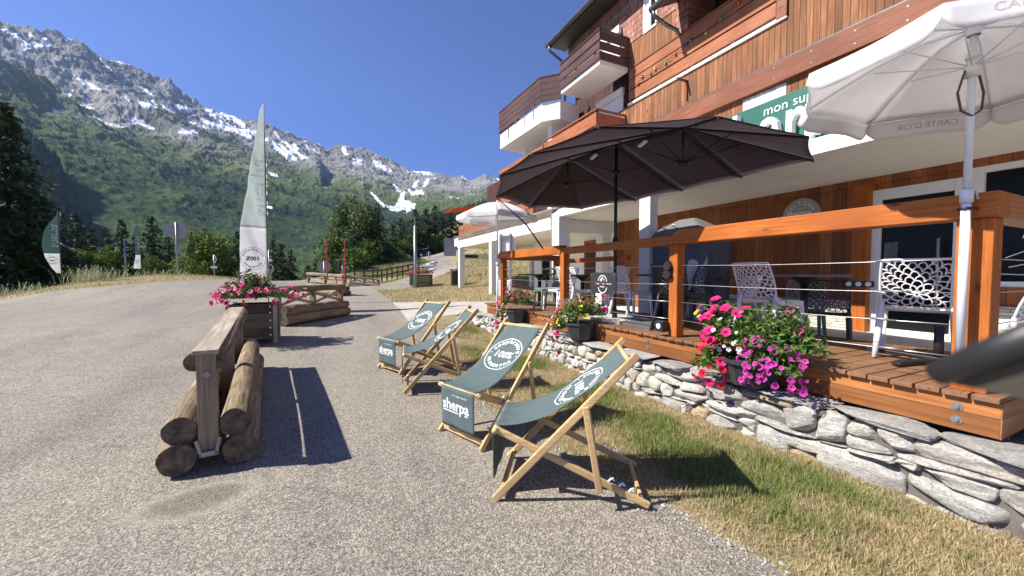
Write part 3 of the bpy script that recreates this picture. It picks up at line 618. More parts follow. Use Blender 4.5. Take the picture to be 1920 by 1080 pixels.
def shingles():
    m,nt,b=nmat('wood_shingles'); co=oc(nt); sx=N(nt,'ShaderNodeSeparateXYZ'); nt.links.new(co,sx.inputs[0]); cb=N(nt,'ShaderNodeCombineXYZ'); nt.links.new(sx.outputs[1],cb.inputs[0]); nt.links.new(sx.outputs[2],cb.inputs[1])
    br=N(nt,'ShaderNodeTexBrick'); br.inputs['Scale'].default_value=1; br.inputs['Brick Width'].default_value=.13; br.inputs['Row Height'].default_value=.16; br.inputs['Mortar Size'].default_value=.008; br.offset=.37
    br.inputs['Color1'].default_value=(.26,.11,.075,1); br.inputs['Color2'].default_value=(.42,.21,.15,1); br.inputs['Mortar'].default_value=(.05,.02,.015,1); nt.links.new(cb.outputs[0],br.inputs[0])
    f=noise(nt,co,2.5,5); c=mixc(nt,br.outputs[0],ramp(nt,f,[(.3,(.75,.75,.75)),(.7,(1.15,1.1,1.1))]),1,'MULTIPLY'); nt.links.new(c,b.inputs['Base Color']); b.inputs['Roughness'].default_value=.8
    # each course slopes outwards to a lower edge
    q=N(nt,'ShaderNodeMath',operation='MULTIPLY'); q.inputs[1].default_value=1/.16; nt.links.new(sx.outputs[2],q.inputs[0]); fr=N(nt,'ShaderNodeMath',operation='FRACT'); nt.links.new(q.outputs[0],fr.inputs[0])
    iv=N(nt,'ShaderNodeMath',operation='MULTIPLY_ADD'); iv.inputs[1].default_value=-1; iv.inputs[2].default_value=1; nt.links.new(fr.outputs[0],iv.inputs[0]); ad=N(nt,'ShaderNodeMath',operation='ADD'); nt.links.new(iv.outputs[0],ad.inputs[0]); nt.links.new(f,ad.inputs[1]); bump(nt,b,ad.outputs[0],.8,.02); return m
M_shingle=shingles()
def cladstone():
    m,nt,b=nmat('stone_cladding'); co=oc(nt); sx=N(nt,'ShaderNodeSeparateXYZ'); nt.links.new(co,sx.inputs[0]); cb=N(nt,'ShaderNodeCombineXYZ'); nt.links.new(sx.outputs[1],cb.inputs[0]); nt.links.new(sx.outputs[2],cb.inputs[1])
    br=N(nt,'ShaderNodeTexBrick'); br.inputs['Scale'].default_value=1; br.inputs['Brick Width'].default_value=.21; br.inputs['Row Height'].default_value=.045; br.inputs['Mortar Size'].default_value=.004; br.offset=.31; br.squash=1.6; br.squash_frequency=3
    br.inputs['Color1'].default_value=(.42,.39,.34,1); br.inputs['Color2'].default_value=(.66,.63,.57,1); br.inputs['Mortar'].default_value=(.12,.11,.10,1)
    ds=N(nt,'ShaderNodeVectorMath',operation='MULTIPLY_ADD'); nz=N(nt,'ShaderNodeTexNoise'); nz.inputs['Scale'].default_value=9; nt.links.new(co,nz.inputs['Vector']); ds.inputs[1].default_value=(.03,.03,0); nt.links.new(nz.outputs['Color'],ds.inputs[0]); nt.links.new(cb.outputs[0],ds.inputs[2]); nt.links.new(ds.outputs[0],br.inputs[0])
    nt.links.new(mixc(nt,br.outputs[0],ramp(nt,noise(nt,co,20,4),[(.3,(.8,.8,.8)),(.7,(1.1,1.1,1.1))]),1,'MULTIPLY'),b.inputs['Base Color']); bump(nt,b,br.outputs['Fac'],-.8,.02) if False else bump(nt,b,noise(nt,co,30,4),.6,.01); b.inputs['Roughness'].default_value=.9; return m
M_clad=cladstone()
# ---------------- the chalet ----------------
FX=7.75; CX=5.6
B=thing('chalet_building','long wooden alpine apartment building with shingles, balconies and a white canopy over the shop','building',(8,6,0)); B.location=(0,0,0)
def part(name,mb,mat,parent=B,**k): return obj(name,mb,mat,parent,**k)
m=MB(); m.box(FX,14,-9,9.05,5.39,6.17).box(FX,14,4.35,4.40,6.17,7.2); part('board_wall',m,M_facade)
m=MB(); m.box(FX,14,-9,9.05,2.9,5.01); part('board_wall',m,M_facade)
m=MB(); m.box(FX,14,-9,4.35,6.17,9.6); part('board_wall',m,M_facade)
m=MB(); m.box(FX-.1,FX+.05,-9,8.7,5.01,5.39); bm_=part('wall_beam',m,M_beam,bev=.006)
m=MB(); m.box(FX-.10,FX+.0,-9,8.7,5.39,5.415); part('beam_flashing',m,M_zinc)
m=MB()
for y in np.arange(-1,8.5,.62):
    for z in(5.1,5.3): obj('bolt',MB().tube([(FX-.106,float(y),z),(FX-.099,float(y),z)],.013,8),M_metal,bm_)
m=MB(); m.box(FX-.045,FX+.06,4.42,8.62,6.17,6.235); part('white_sill',m,M_pvc)
for i,(z0,z1) in enumerate(((6.30,6.56),(6.60,6.86),(6.89,7.15))):
    m=MB(); m.box(FX-.03,FX+.02,4.62,8.6,z0,z1); part('loggia_board',m,M_facadeh,bev=.004)
m=MB(); m.box(FX-.05,FX+.06,4.42,4.6,6.2,7.2); part('corner_post',m,M_beam)
m=MB(); m.box(FX-.05,FX+.08,4.6,8.6,7.16,7.2); part('loggia_cap',m,M_beam)
for y in(5.5,6.5,7.5): part('baluster',MB().box(FX+.03,FX+.07,y,y+.05,6.2,7.15),M_pvc)
part('loggia_back',MB().box(FX+1.3,FX+1.35,4.4,8.7,6.17,7.9),M_white)
# upper storey: shingled
m=MB(); m.box(FX,14,7.0,8.55,7.2,7.89); part('board_panel',m,M_facade)
m=MB(); m.box(FX-.02,14,8.07,11.7,7.89,9.7).box(FX-.02,14,7.0,7.6,7.89,9.7).box(FX-.02,14,7.6,8.07,9.05,9.7).box(FX-.02,FX+.1,8.55,8.62,7.2,7.89); part('shingle_wall',m,M_shingle)
m=MB(); m.box(FX-.021,14,6.62,7.0,7.2,9.7); part('shingle_wall',m,M_shingle)
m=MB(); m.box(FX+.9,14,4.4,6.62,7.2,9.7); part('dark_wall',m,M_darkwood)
W=part('window',MB().box(FX+.02,FX+.10,7.58,8.09,7.87,9.06),M_glassd); 
m=MB()
for y in(7.6,7.81,8.03): m.box(FX-.03,FX+.03,y,y+.045,7.89,9.05)
m.box(FX-.03,FX+.03,7.6,8.07,7.86,7.92); obj('frame',m,M_pvc,W)
obj('curtain',MB().box(FX+.005,FX+.018,7.85,8.05,7.92,9.05),M_white,W)
# recess behind the balconies
part('recess_wall',MB().box(FX+.3,14,9.05,11.7,2.9,7.89),M_darkwood)  # dark board colour holds the shade under the balcony slabs
def shutterwin(y0,y1,z0,z1,x,closed=.75,name='balcony_door'):
    w=part(name,MB().box(x-.02,x+.04,y0,y1,z0,z1),M_glassd)
    obj('roller_shutter',MB().box(x-.06,x-.025,y0+.06,y1-.06,z1-(z1-z0)*closed,z1),M_pvc,w); obj('shutter_box',MB().box(x-.14,x-.02,y0-.05,y1+.05,z1,z1+.22),M_pvc,w,bev=.02)
    obj('frame',MB().box(x-.05,x-.021,y0,y0+.06,z0,z1).box(x-.05,x-.021,y1-.06,y1,z0,z1).box(x-.05,x-.021,(y0+y1)/2-.03,(y0+y1)/2+.03,z0,z1),M_pvc,w); return w
shutterwin(8.95,9.75,7.3,8.35,FX-.02,1.0); shutterwin(9.15,10.3,5.1,6.75,FX+.3,1.0)
# roof with eaves
m=MB(); m.add([(7.12,6.62,9.42),(7.12,11.95,9.42),(14,11.95,12.5),(14,6.62,12.5),(7.12,6.62,9.52),(7.12,11.95,9.52),(14,11.95,12.6),(14,6.62,12.6)],[(0,1,2,3),(7,6,5,4),(0,4,5,1),(1,5,6,2),(3,2,6,7),(0,3,7,4)]); rf=part('roof',m,M_zinc)
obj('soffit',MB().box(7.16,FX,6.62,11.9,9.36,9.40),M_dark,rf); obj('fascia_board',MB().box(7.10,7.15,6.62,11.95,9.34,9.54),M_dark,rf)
def gutter(p0,p1,parent,down=None):
    g=obj('gutter',MB().tube([p0,p1],.075,10),M_zinc,parent,True)
    if down: obj('downpipe',MB().tube(down,.045,8),M_zinc,parent,True)
gutter((7.04,6.62,9.43),(7.04,12.0,9.43),rf,[(7.04,11.85,9.4),(7.05,11.85,9.2),(7.5,11.8,8.95),(7.66,11.78,8.6),(7.66,11.78,7.2)])
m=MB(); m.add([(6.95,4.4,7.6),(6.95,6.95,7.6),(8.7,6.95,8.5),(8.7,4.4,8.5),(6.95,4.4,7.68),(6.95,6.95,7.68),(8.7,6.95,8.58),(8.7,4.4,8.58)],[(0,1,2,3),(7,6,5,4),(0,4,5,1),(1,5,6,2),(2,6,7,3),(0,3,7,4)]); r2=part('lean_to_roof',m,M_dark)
gutter((6.9,4.4,7.6),(6.9,6.98,7.6),r2,[(6.9,6.9,7.56),(6.92,6.88,7.42),(7.3,6.86,7.3),(7.62,6.85,7.26),(7.66,6.84,7.18)])
# balconies
def balcony(x0,x1,y0,y1,zs,zt,boards,mat,slabm,name='balcony'):
    b_=part(name,MB().box(x0,x1,y0,y1,zs,zs+.16),slabm)
    n=boards; H_=(zt-zs-.10)/n
    for i in range(n):
        z0=zs+.12+i*H_; z1=z0+H_*.78
        obj('rail_board',MB().box(x0-.05,x0-.01,y0-.05,y1,z0,z1),mat,b_); obj('rail_board',MB().box(x0-.01,x1,y0-.05,y0-.01,z0,z1),mat,b_)
    obj('cap_rail',MB().box(x0-.07,x0+.02,y0-.07,y1,zt,zt+.03).box(x0,x1,y0-.07,y0+.02,zt,zt+.03),mat,b_)
    for y in np.arange(y0+.2,y1,.9): obj('baluster',MB().box(x0,x0+.04,float(y),float(y)+.05,zs+.1,zt),M_metal,b_)
    return b_
balcony(6.74,7.73,8.66,10.6,7.14,8.03,3,M_darkrail,M_white)
balcony(6.74,7.9,8.78,11.6,4.98,5.94,2,M_orail,M_white)
# white rendered wing beyond
part('rendered_wall',MB().box(7.9,14,11.71,15.3,2.9,7.5),M_white)
part('rendered_wall',MB().box(7.05,7.88,11.68,11.95,2.9,7.2),M_white)
shutterwin(12.3,13.6,5.1,6.55,7.88,.12,'window')
ob=part('open_shutter',MB().box(7.2,7.87,14.0,14.04,4.9,6.5),M_pvc)
m=MB(); poly=[(7.88,11.25),(7.06,11.15),(6.62,11.65),(6.5,14.9),(7.88,15.1)]
m.prism(poly,lambda u,v,w:(u,v,6.62+w),.62); bw=part('angled_balcony',m,M_white)
pl=[(7.06,11.1),(6.57,11.62),(6.45,14.9),(7.5,15.1)]
for i in range(4):
    z0=7.26+i*.2; m=MB()
    for a,b_ in zip(pl[:-1],pl[1:]): m.bar((a[0],a[1],z0+.093),(b_[0],b_[1],z0+.093),.03,.186)
    obj('rail_board',m,M_darkrail,bw)
m=MB()
for a,b_ in zip(pl[:-1],pl[1:]): m.bar((a[0],a[1],8.08),(b_[0],b_[1],8.08),.07,.03)
obj('cap_rail',m,M_darkrail,bw)
for y in(12.0,12.7,13.4,14.1,14.8): obj('stanchion',MB().bar((6.50,y,6.8),(6.50,y,7.4),.03,.03),M_metal,bw)
for i in range(2):
    z0=5.12+i*.42; part('far_rail_board',MB().box(6.66,6.70,11.6,15.4,z0,z0+.30),M_orail)
part('far_balcony_slab',MB().box(6.72,7.9,11.65,15.4,4.98,5.1),M_white)
# canopy and pillars
m=MB(); m.box(CX+.28,FX+.4,-9,9.25,2.93,3.12).add([(CX,-9,2.90),(CX,9.25,2.96),(CX+.28,9.25,2.96),(CX+.28,-9,2.90),(CX,-9,3.0),(CX,9.25,3.06),(CX+.28,9.25,3.24),(CX+.28,-9,3.2)],[(3,2,1,0),(0,1,5,4),(4,5,6,7),(1,2,6,5),(0,4,7,3),(2,3,7,6)])
part('canopy_slab',m,M_cream)
part('canopy_upper',MB().box(CX+.29,FX,-9,9.25,3.121,3.2),M_cream)
part('pillar',MB().box(CX+.01,CX+.215,5.62,5.91,.3,2.95),M_roughwhite,bev=.01)
m=MB(); m.box(CX,CX+.36,8.88,9.25,.3,2.955).box(CX+.361,CX+1.5,8.95,9.2,2.55,2.92).box(CX+1.5,CX+1.8,8.93,9.23,.3,2.93); part('portal_frame',m,M_roughwhite,bev=.01)
# shop front
m=MB(); m.box(FX,FX+.2,3.12,8.2,.98,3.0); part('shop_board_wall',m,M_shopwood)
m=MB(); m.box(FX-.03,FX+.2,-3,2.1,1.0,1.25).box(FX-.03,FX+.2,-3,8.2,2.82,2.99); part('shop_lintel_board',m,M_shopwood)
part('shop_board_wall',MB().box(FX,FX+.2,2.0,3.12,2.70,3.0),M_shopwood)
part('stone_cladding',MB().box(FX-.06,FX+.2,3.2,8.2,.3,.98).box(FX-.06,FX+.2,-3,2.08,.3,1.0),M_clad)
part('wooden_pilaster',MB().box(FX-.14,FX+.05,3.08,3.28,.5,2.82),M_deckorz)
part('wooden_pilaster',MB().box(FX-.14,FX+.05,7.95,8.2,.5,2.9),M_shopwood)
d=part('shop_door',MB().box(FX+.05,FX+.09,2.15,3.08,.52,2.68),M_glassd)
m=MB(); m.box(FX-.02,FX+.12,2.98,3.08,.5,2.72).box(FX-.02,FX+.12,2.1,2.2,.5,2.72).box(FX-.02,FX+.12,2.2,2.98,2.56,2.72).box(FX-.02,FX+.12,2.2,2.98,.5,.57); obj('frame',m,M_pvc,d,bev=.006)
obj('handle',MB().tube([(FX-.02,2.32,1.0),(FX-.08,2.32,1.02),(FX-.08,2.32,1.9),(FX-.02,2.32,1.92)],.018,8),M_metal,d,True)
obj('notice',MB().box(FX+.035,FX+.045,2.78,2.94,1.0,1.9),plain('notice_grey',(.10,.11,.12),.5,0,.5,25),d)
w=part('shop_window',MB().box(FX+.05,FX+.09,-2.5,2.02,1.25,2.82),M_glassd)
m=MB(); m.box(FX-.02,FX+.12,1.94,2.1,1.22,2.85).box(FX-.02,FX+.12,-2.5,1.94,2.74,2.85).box(FX-.02,FX+.12,-2.5,1.94,1.22,1.32); obj('frame',m,M_pvc,w,bev=.006)
m=MB()
for pts_ in([(1.72,1.50),(1.55,1.55),(1.35,1.50),(1.2,1.56)],[(1.75,1.62),(1.6,1.7),(1.5,1.62),(1.6,1.56),(1.75,1.62)],[(1.62,1.86),(1.6,1.94)],[(1.55,1.85),(1.5,1.92)],[(1.5,1.82),(1.43,1.86)],[(1.9,1.42),(1.5,1.40),(1.1,1.43)]): m.tube([(FX+.045,y,z) for y,z in pts_],.006,5)
obj('chalk_drawing',m,M_letter,w)
# white inner walls and side doors of the passage
part('passage_wall',MB().box(FX,FX+.2,9.1,14.2,.3,2.93),M_white)
part('plank_door',MB().box(FX-.02,FX+.1,8.22,9.08,.5,2.93),M_shopwood)
d=part('brown_door',MB().box(FX-.06,FX-.005,9.5,10.5,.5,2.4),M_darkwood); obj('frame',MB().box(FX-.08,FX-.003,9.4,9.5,.5,2.5).box(FX-.08,FX-.003,10.5,10.6,.5,2.5).box(FX-.08,FX-.003,9.5,10.5,2.4,2.5),M_shopwood,d)
w=part('arcade_window',MB().box(FX-.05,FX-.01,12.0,13.5,1.15,2.3),M_glassd); obj('frame',MB().box(FX-.09,FX-.051,11.95,12.05,1.1,2.3).box(FX-.09,FX-.051,12.7,12.78,1.1,2.3).box(FX-.09,FX-.051,13.45,13.55,1.1,2.3).box(FX-.09,FX-.051,11.95,13.55,.75,1.15),M_pvc,w)
struct(obj('terrace_floor',MB().box(5.13,FX+.3,-4,9.9,.1,.5),plain('terrace_paving',(.64,.62,.57),.85,0,.12,2,.3)))
# lower wing beyond the passage
L_=thing('arcade_building','low far wing with white arcade pillars and a weathered wooden balcony','building',(0,0,0))
P_=lambda n,mb,mt,**k:obj(n,mb,mt,L_,**k)
P_('arcade_slab',MB().box(CX,9,9.3,18.08,2.66,2.8),M_cream); P_('arcade_beam',MB().box(CX-.02,CX+.2,9.3,18.1,2.801,2.98),M_white)
for y in(13.75,17.75): P_('pillar',MB().box(CX+.02,CX+.26,y,y+.26,.3,2.66),M_roughwhite,bev=.01)
for y in(13.9,17.6): P_('inner_pillar',MB().box(CX+2.6,CX+2.82,y+1.4,y+1.62,.3,2.45),M_roughwhite)
P_('inner_beam',MB().box(CX+2.55,CX+2.85,13,20,2.45,2.65),M_white)
M_oldw=wood('weathered_deck',(.16,.13,.10),(.30,.25,.20),'y',1,.8,False,.09,'z',gapw=.12)
P_('deck_edge',MB().box(CX+.05,CX+.2,9.3,18.1,2.99,3.24),M_oldw)
P_('deck_floor',MB().box(CX+.201,9,9.3,19.2,2.81,3.2),M_white)
M_lrail=wood('long_rail',(.30,.12,.055),(.44,.19,.09),'y',.8,.65,True)
for z0,z1 in((3.34,3.62),(3.65,3.9),(4.14,4.38)): P_('rail_board',MB().box(6.16,6.20,11.4,19.6,z0,z1),M_lrail)
for y in np.arange(11.5,19.6,1.1): P_('rail_post',MB().box(6.2,6.28,float(y),float(y)+.08,3.2,4.38),M_dark)
P_('gutter',MB().tube([(5.98,9.3,3.30),(5.98,19.3,3.30)],.06,8),M_metal,smooth=True)
for i,y in enumerate(np.arange(10,20,1.25)): P_('gutter_bracket',MB().bar((5.98,float(y),3.28),(6.15,float(y)+.1,3.0),.02,.04),M_metal)
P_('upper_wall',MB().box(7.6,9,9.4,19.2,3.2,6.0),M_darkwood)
m=MB(); m.add([(5.5,18.6,4.62),(5.5,20.2,4.62),(7.2,20.2,4.95),(7.2,18.6,4.95)],[(0,1,2,3)]); aw=obj('awning',m,M_orange,solid=.02); tag(aw,'small orange awning above the far end of the weathered balcony','awning')
# illuminated letters board over the canopy
S=thing('shop_sign','long dark green supermarket sign with raised white letters over the canopy','sign',(0,0,0))
obj('board',MB().box(6.6,6.68,.6,4.97,3.27,4.27),M_green,S,bev=.004)
obj('bracket',MB().box(6.62,6.7,.6,4.95,3.16,3.20).box(6.6,6.66,1.2,1.28,3.18,3.3).box(6.6,6.66,2.4,2.48,3.18,3.3).box(6.6,6.66,3.3,3.38,3.18,3.3).box(6.6,6.66,4.4,4.48,3.18,3.3),M_green,S)
sg=lambda y0,z0,x:(lambda u,v,w:(x-w,y0-u,z0+v))
m=MB(); addtext(m,'mon super marché',.215,sg(4.11,4.05,6.594),off=-.001,ext=.003); obj('small_lettering',m,M_letter,S)
for c,y,in zip('sherpa',(4.93,4.60,4.14,3.72,3.44,2.98)):
    m=MB(); fq=sg(y,3.44,6.52); addtext(m,c,1.0,lambda u,v,w,fq=fq:fq(u*.76,v*1.0+.05,w),off=.010,ext=.06); obj('letter',m,M_letter,S)
obj('underline',MB().box(6.45,6.58,3.0,3.62,3.30,3.345).box(6.45,6.58,1.2,2.6,3.30,3.345),M_letter,S)
# white painted planks behind the sign
part('white_planks',MB().box(FX-.012,FX,4.41,5.24,4.0,4.98),wood('white_planks_paint',(.72,.74,.76),(.82,.84,.86),'z',1,.6,False,.1,'y',gapw=.08,dark=(.35,.35,.36)))
part('wall_bracket',MB().bar((FX-.35,6.63,5.98),(FX,6.63,5.98),.035,.05).bar((FX-.02,6.63,5.98),(FX-.02,6.63,5.55),.035,.05),M_beam)
# conduit along the shingles
part('conduit',MB().tube([(FX-.05,11.6,8.92),(FX-.05,9,8.93),(FX-.05,7.0,8.98)],.015,6),M_metal,smooth=True)
# string of party bulbs on the loggia
sl_=thing('string_lights','cable of small coloured bulbs strung along the loggia boards','string lights',(0,0,0))
ys=[4.9,5.2,5.35,5.75,6.1,6.5,6.62,6.95,7.25,7.6,7.75,8.05,8.2,8.5]; zs=[7.05,7.03,7.0,6.93,6.80,6.86,6.8,6.78,6.70,6.72,6.66,6.72,6.62,6.60]
pp=[]
for i in range(len(ys)):
    pp.append((FX-.07,ys[i],zs[i]+.04))
    if i<len(ys)-1: pp.append((FX-.07,(ys[i]+ys[i+1])/2,(zs[i]+zs[i+1])/2-.02))
obj('cable',MB().tube(pp,.006,5),M_black,sl_)
bc=[(.02,.25,.08),(.6,.12,.02),(.6,.45,.05),(.05,.1,.35),(.03,.3,.12)]
BM=[plain('bulb_glass_%s'%n,c,.2,0,.05,5,0) for n,c in zip(('green','red','yellow','blue','mint'),bc)]
for i in range(len(ys)): obj('bulb',MB().lathe((FX-.07,ys[i],zs[i]),[(.0,-.05),(.02,-.04),(.028,-.015),(.022,.01),(.015,.02),(.015,.045),(0,.05)],8),BM[(i*3)%5],sl_,True)
# round shop plaque
RS=thing('round_plaque','round grey plaque with white lettering on the wooden shop wall','sign',(0,0,0))
obj('disc',MB().tube([(FX-.04,4.085,2.46),(FX-.002,4.085,2.46)],.315,40),M_greyd,RS)
m=MB(); fn=lambda u,v,w:(FX-.044,4.085-u,2.46+v); arctext(m,'Les 7 Laux',.095,.2,90,fn); addtext(m,'sherpa',.15,lambda u,v,w:(FX-.044,4.085+.235-u,2.46+.0+v),off=.002); addtext(m,'mon super marché',.03,lambda u,v,w:(FX-.044,4.085+.1-u,2.46+.13+v)); obj('lettering',m,M_letter,RS)
# ---------------- wooden deck ----------------
DX=3.44; DZ=.71
K=thing('wooden_deck','raised orange stained wooden terrace with railing posts and steel cables','deck',(0,0,0))
m=MB(); y=.76
bds=[]
rs_=random.Random(4)
while y<8.7:
    w_=.118; m=MB(); m.box(DX-.03-rs_.uniform(0,.015),5.12,y,y+w_-.008,DZ-.032,DZ-rs_.uniform(0,.003)); obj('deck_board',m,M_board,K,bev=.004); y+=w_+.002
fa=obj('fascia',MB().box(DX,DX+.05,.76,8.7,.468,DZ-.034),M_fascia,K,bev=.004)
obj('end_fascia',MB().box(DX+.002,5.12,.755,.80,.468,DZ-.034),M_deckorx,K,bev=.004)
obj('inner_frame',MB().box(5.07,5.11,.8,8.7,.46,DZ-.034),M_fascia,K)
for yy in(.93,3.45,5.9):
    for zz in(.53,.61): obj('bolt',MB().tube([(DX-.004,yy,zz),(DX+.02,yy,zz)],.026,12).tube([(DX-.016,yy,zz),(DX,yy,zz)],.012,6),M_metal,fa)
PY=[.90,3.12,5.41,7.9]
for i,yy in enumerate(PY):
    wd=.15 if i==0 else .115
    obj('post',MB().box(DX+.03,DX+.03+wd,yy-wd/2,yy+wd/2,DZ-.001,1.745),M_deckorz,K,bev=.006)
obj('post',MB().box(5.02,5.14,.82,.94,DZ-.2,1.745),M_deckorz,K,bev=.006)
def rail(y0,y1,cut,x0=DX-.01,x1=DX+.17,mat=None,z0=1.747,z1=1.893):
    a=.18 if cut else 0; m=MB(); prof=[(y0,z0),(y1,z0),(y1,z0+.015),(y1-a,z1),(y0,z1)]
    m.prism(prof,lambda u,v,w:(x0+w,u,v),x1-x0); return obj('rail',m,mat or M_deckor,K,bev=.006)
rail(.80,3.22,True); rail(3.06,5.6,False,DX+.04,DX+.17,M_deckor,1.745,1.85); rail(5.45,8.0,True,DX-.01+.03,DX+.16)
rail(7.2,8.05,True,DX-.03,DX+.015,M_deckor,1.76,1.90)
obj('rail',MB().box(DX+.171,5.2,.80,.95,1.747,1.893),M_deckorx,K,bev=.006)
obj('rail',MB().box(DX+.171,5.1,7.82,7.95,1.72,1.85),M_deckorx,K,bev=.006)
obj('inner_rail',MB().box(4.86,4.95,5.4,7.9,1.66,1.75),M_deckor,K); obj('post',MB().box(4.86,4.97,7.85,7.96,DZ-.2,1.72),M_deckorz,K)
MC=plain('steel_cable',(.55,.56,.56),.35,.8,.1,20,.0)
cz=[.90,1.10,1.30,1.51]
for i in range(3):
    for z in cz:
        cx=DX+.09; y0,y1=PY[i]+.06,PY[i+1]-.05
        pts=[(cx,y0+(y1-y0)*t,z-.012*math.sin(math.pi*t)) for t in np.linspace(0,1,9)]
        c=obj('cable',MB().tube(pts,.0035,5),MC,K,True)
        if i==0:
            yy=y0+.30+.12*((z*7)%1); obj('turnbuckle',MB().tube([(cx,yy-.09,z-.002),(cx,yy-.05,z-.002),(cx,yy-.045,z-.002),(cx,yy+.045,z-.002),(cx,yy+.05,z-.002),(cx,yy+.09,z-.002)],[.004,.004,.009,.009,.004,.004],8),M_metal,c,True)
for z in cz: obj('cable',MB().tube([(DX+.19,.88,z),(5.02,.88,z)],.0035,5),MC,K,True)
for z in cz: obj('eyebolt',MB().tube([(DX+.09,7.78,z),(DX+.09,7.84,z)],.012,6),M_metal,K)
# black bracket and lantern on the second post
o=obj('latch',MB().box(DX-.01,DX+.03,3.15,3.2,1.36,1.56).tube([(DX-.02,3.17,1.5),(DX+.03,3.17,1.5)],.05,8).tube([(DX-.02,3.17,1.41),(DX+.03,3.17,1.41)],.05,8),M_black); tag(o,'black iron latch bracket on the side of the second railing post','bracket')
o=thing('spotlight','small black box spotlight with white lens at the foot of the second railing post','light',(0,0,0))
obj('housing',MB().box(DX-.08,DX+.02,3.16,3.27,.76,.88),M_black,o,bev=.008); obj('lens',MB().tube([(DX-.086,3.215,.825),(DX-.08,3.215,.825)],.03,14),M_letter,o)
# ---------------- dry stone wall ----------------
def stonemat():
    m,nt,b=nmat('gneiss'); a=N(nt,'ShaderNodeAttribute',attribute_name='col'); co=oc(nt)
    g=noise(nt,co,16,8,.75,(1,1,2.6)); f=noise(nt,co,75,4,.8,(1,1,1.8)); c=mixc(nt,a.outputs['Color'],ramp(nt,g,[(.30,(.55,.56,.58)),(.5,(.95,.95,.95)),(.68,(1.3,1.28,1.24))]),1,'MULTIPLY')
    c=mixc(nt,c,ramp(nt,f,[(.35,(.62,.62,.63)),(.5,(1,1,1)),(.66,(1.28,1.27,1.25))]),1,'MULTIPLY'); li=noise(nt,co,3.1,3,.5); c=mixc(nt,c,(.40,.30,.16),ramp(nt,li,[(.62,(0,0,0)),(.74,(.55,.55,.55))]))
    nt.links.new(c,b.inputs['Base Color']); b.inputs['Roughness'].default_value=.85; b.inputs['Specular IOR Level'].default_value=.25; bump(nt,b,g,1.0,.035); return m
M_stone=stonemat()
def stone(V,F,Cc,c,s,tilt,rs,col,sq=3.2,n=7):
    # rounded block: cube sphere -> superellipsoid, roughened
    o=len(V); pts={}
    def vid(i,j,k):
        if (i,j,k) in pts: return pts[(i,j,k)]
        p=Vector((2*i/n-1,2*j/n-1,2*k/n-1)); q=(abs(p.x)**sq+abs(p.y)**sq+abs(p.z)**sq)**(1/sq); p/=q
        d=1+.05*math.sin(p.y*3.1+ph[0])*math.cos(p.z*2.3+ph[1])+rs.uniform(-.022,.022)
        for nn,dd in cuts_:
            e=p.dot(nn)-dd
            if e>0: p=p-nn*e
        p=Vector((p.x*s[0]*d,p.y*s[1]*d,p.z*s[2]*d)); ct,st=math.cos(tilt),math.sin(tilt)
        V.append((c[0]+p.x,c[1]+p.y*ct-p.z*st,c[2]+p.y*st+p.z*ct)); Cc.append((*col,1)); pts[(i,j,k)]=len(V)-1; return len(V)-1
    ph=[rs.uniform(0,6.28) for _ in range(3)]
    cuts_=[]
    for _ in range(9):
        nn=Vector((rs.gauss(-.25,1),rs.gauss(0,1),rs.gauss(0,1))).normalized(); cuts_.append((nn,rs.uniform(.66,.93)))
    for ax in range(3):
        for side in(0,n):
            for a in range(n):
                for b_ in range(n):
                    q=[]
                    for da,db in((0,0),(1,0),(1,1),(0,1)):
                        ijk=[0,0,0]; ijk[ax]=side; ijk[(ax+1)%3]=a+da; ijk[(ax+2)%3]=b_+db; q.append(vid(*ijk))
                    F.append(tuple(q if side else q[::-1]))
WB=thing('stone_wall','low dry stone retaining wall of grey boulders under flat slabs, below the deck','wall',(0,0,0))
rs=random.Random(12); V=[];F=[];Cc=[]
def scol():
    t=rs.random()
    if t<.08: return (.50,.40,.25)
    g=rs.uniform(.43,.66); return (g*rs.uniform(1.0,1.05),g,g*rs.uniform(.88,.97))
y=-2.2; top=.415
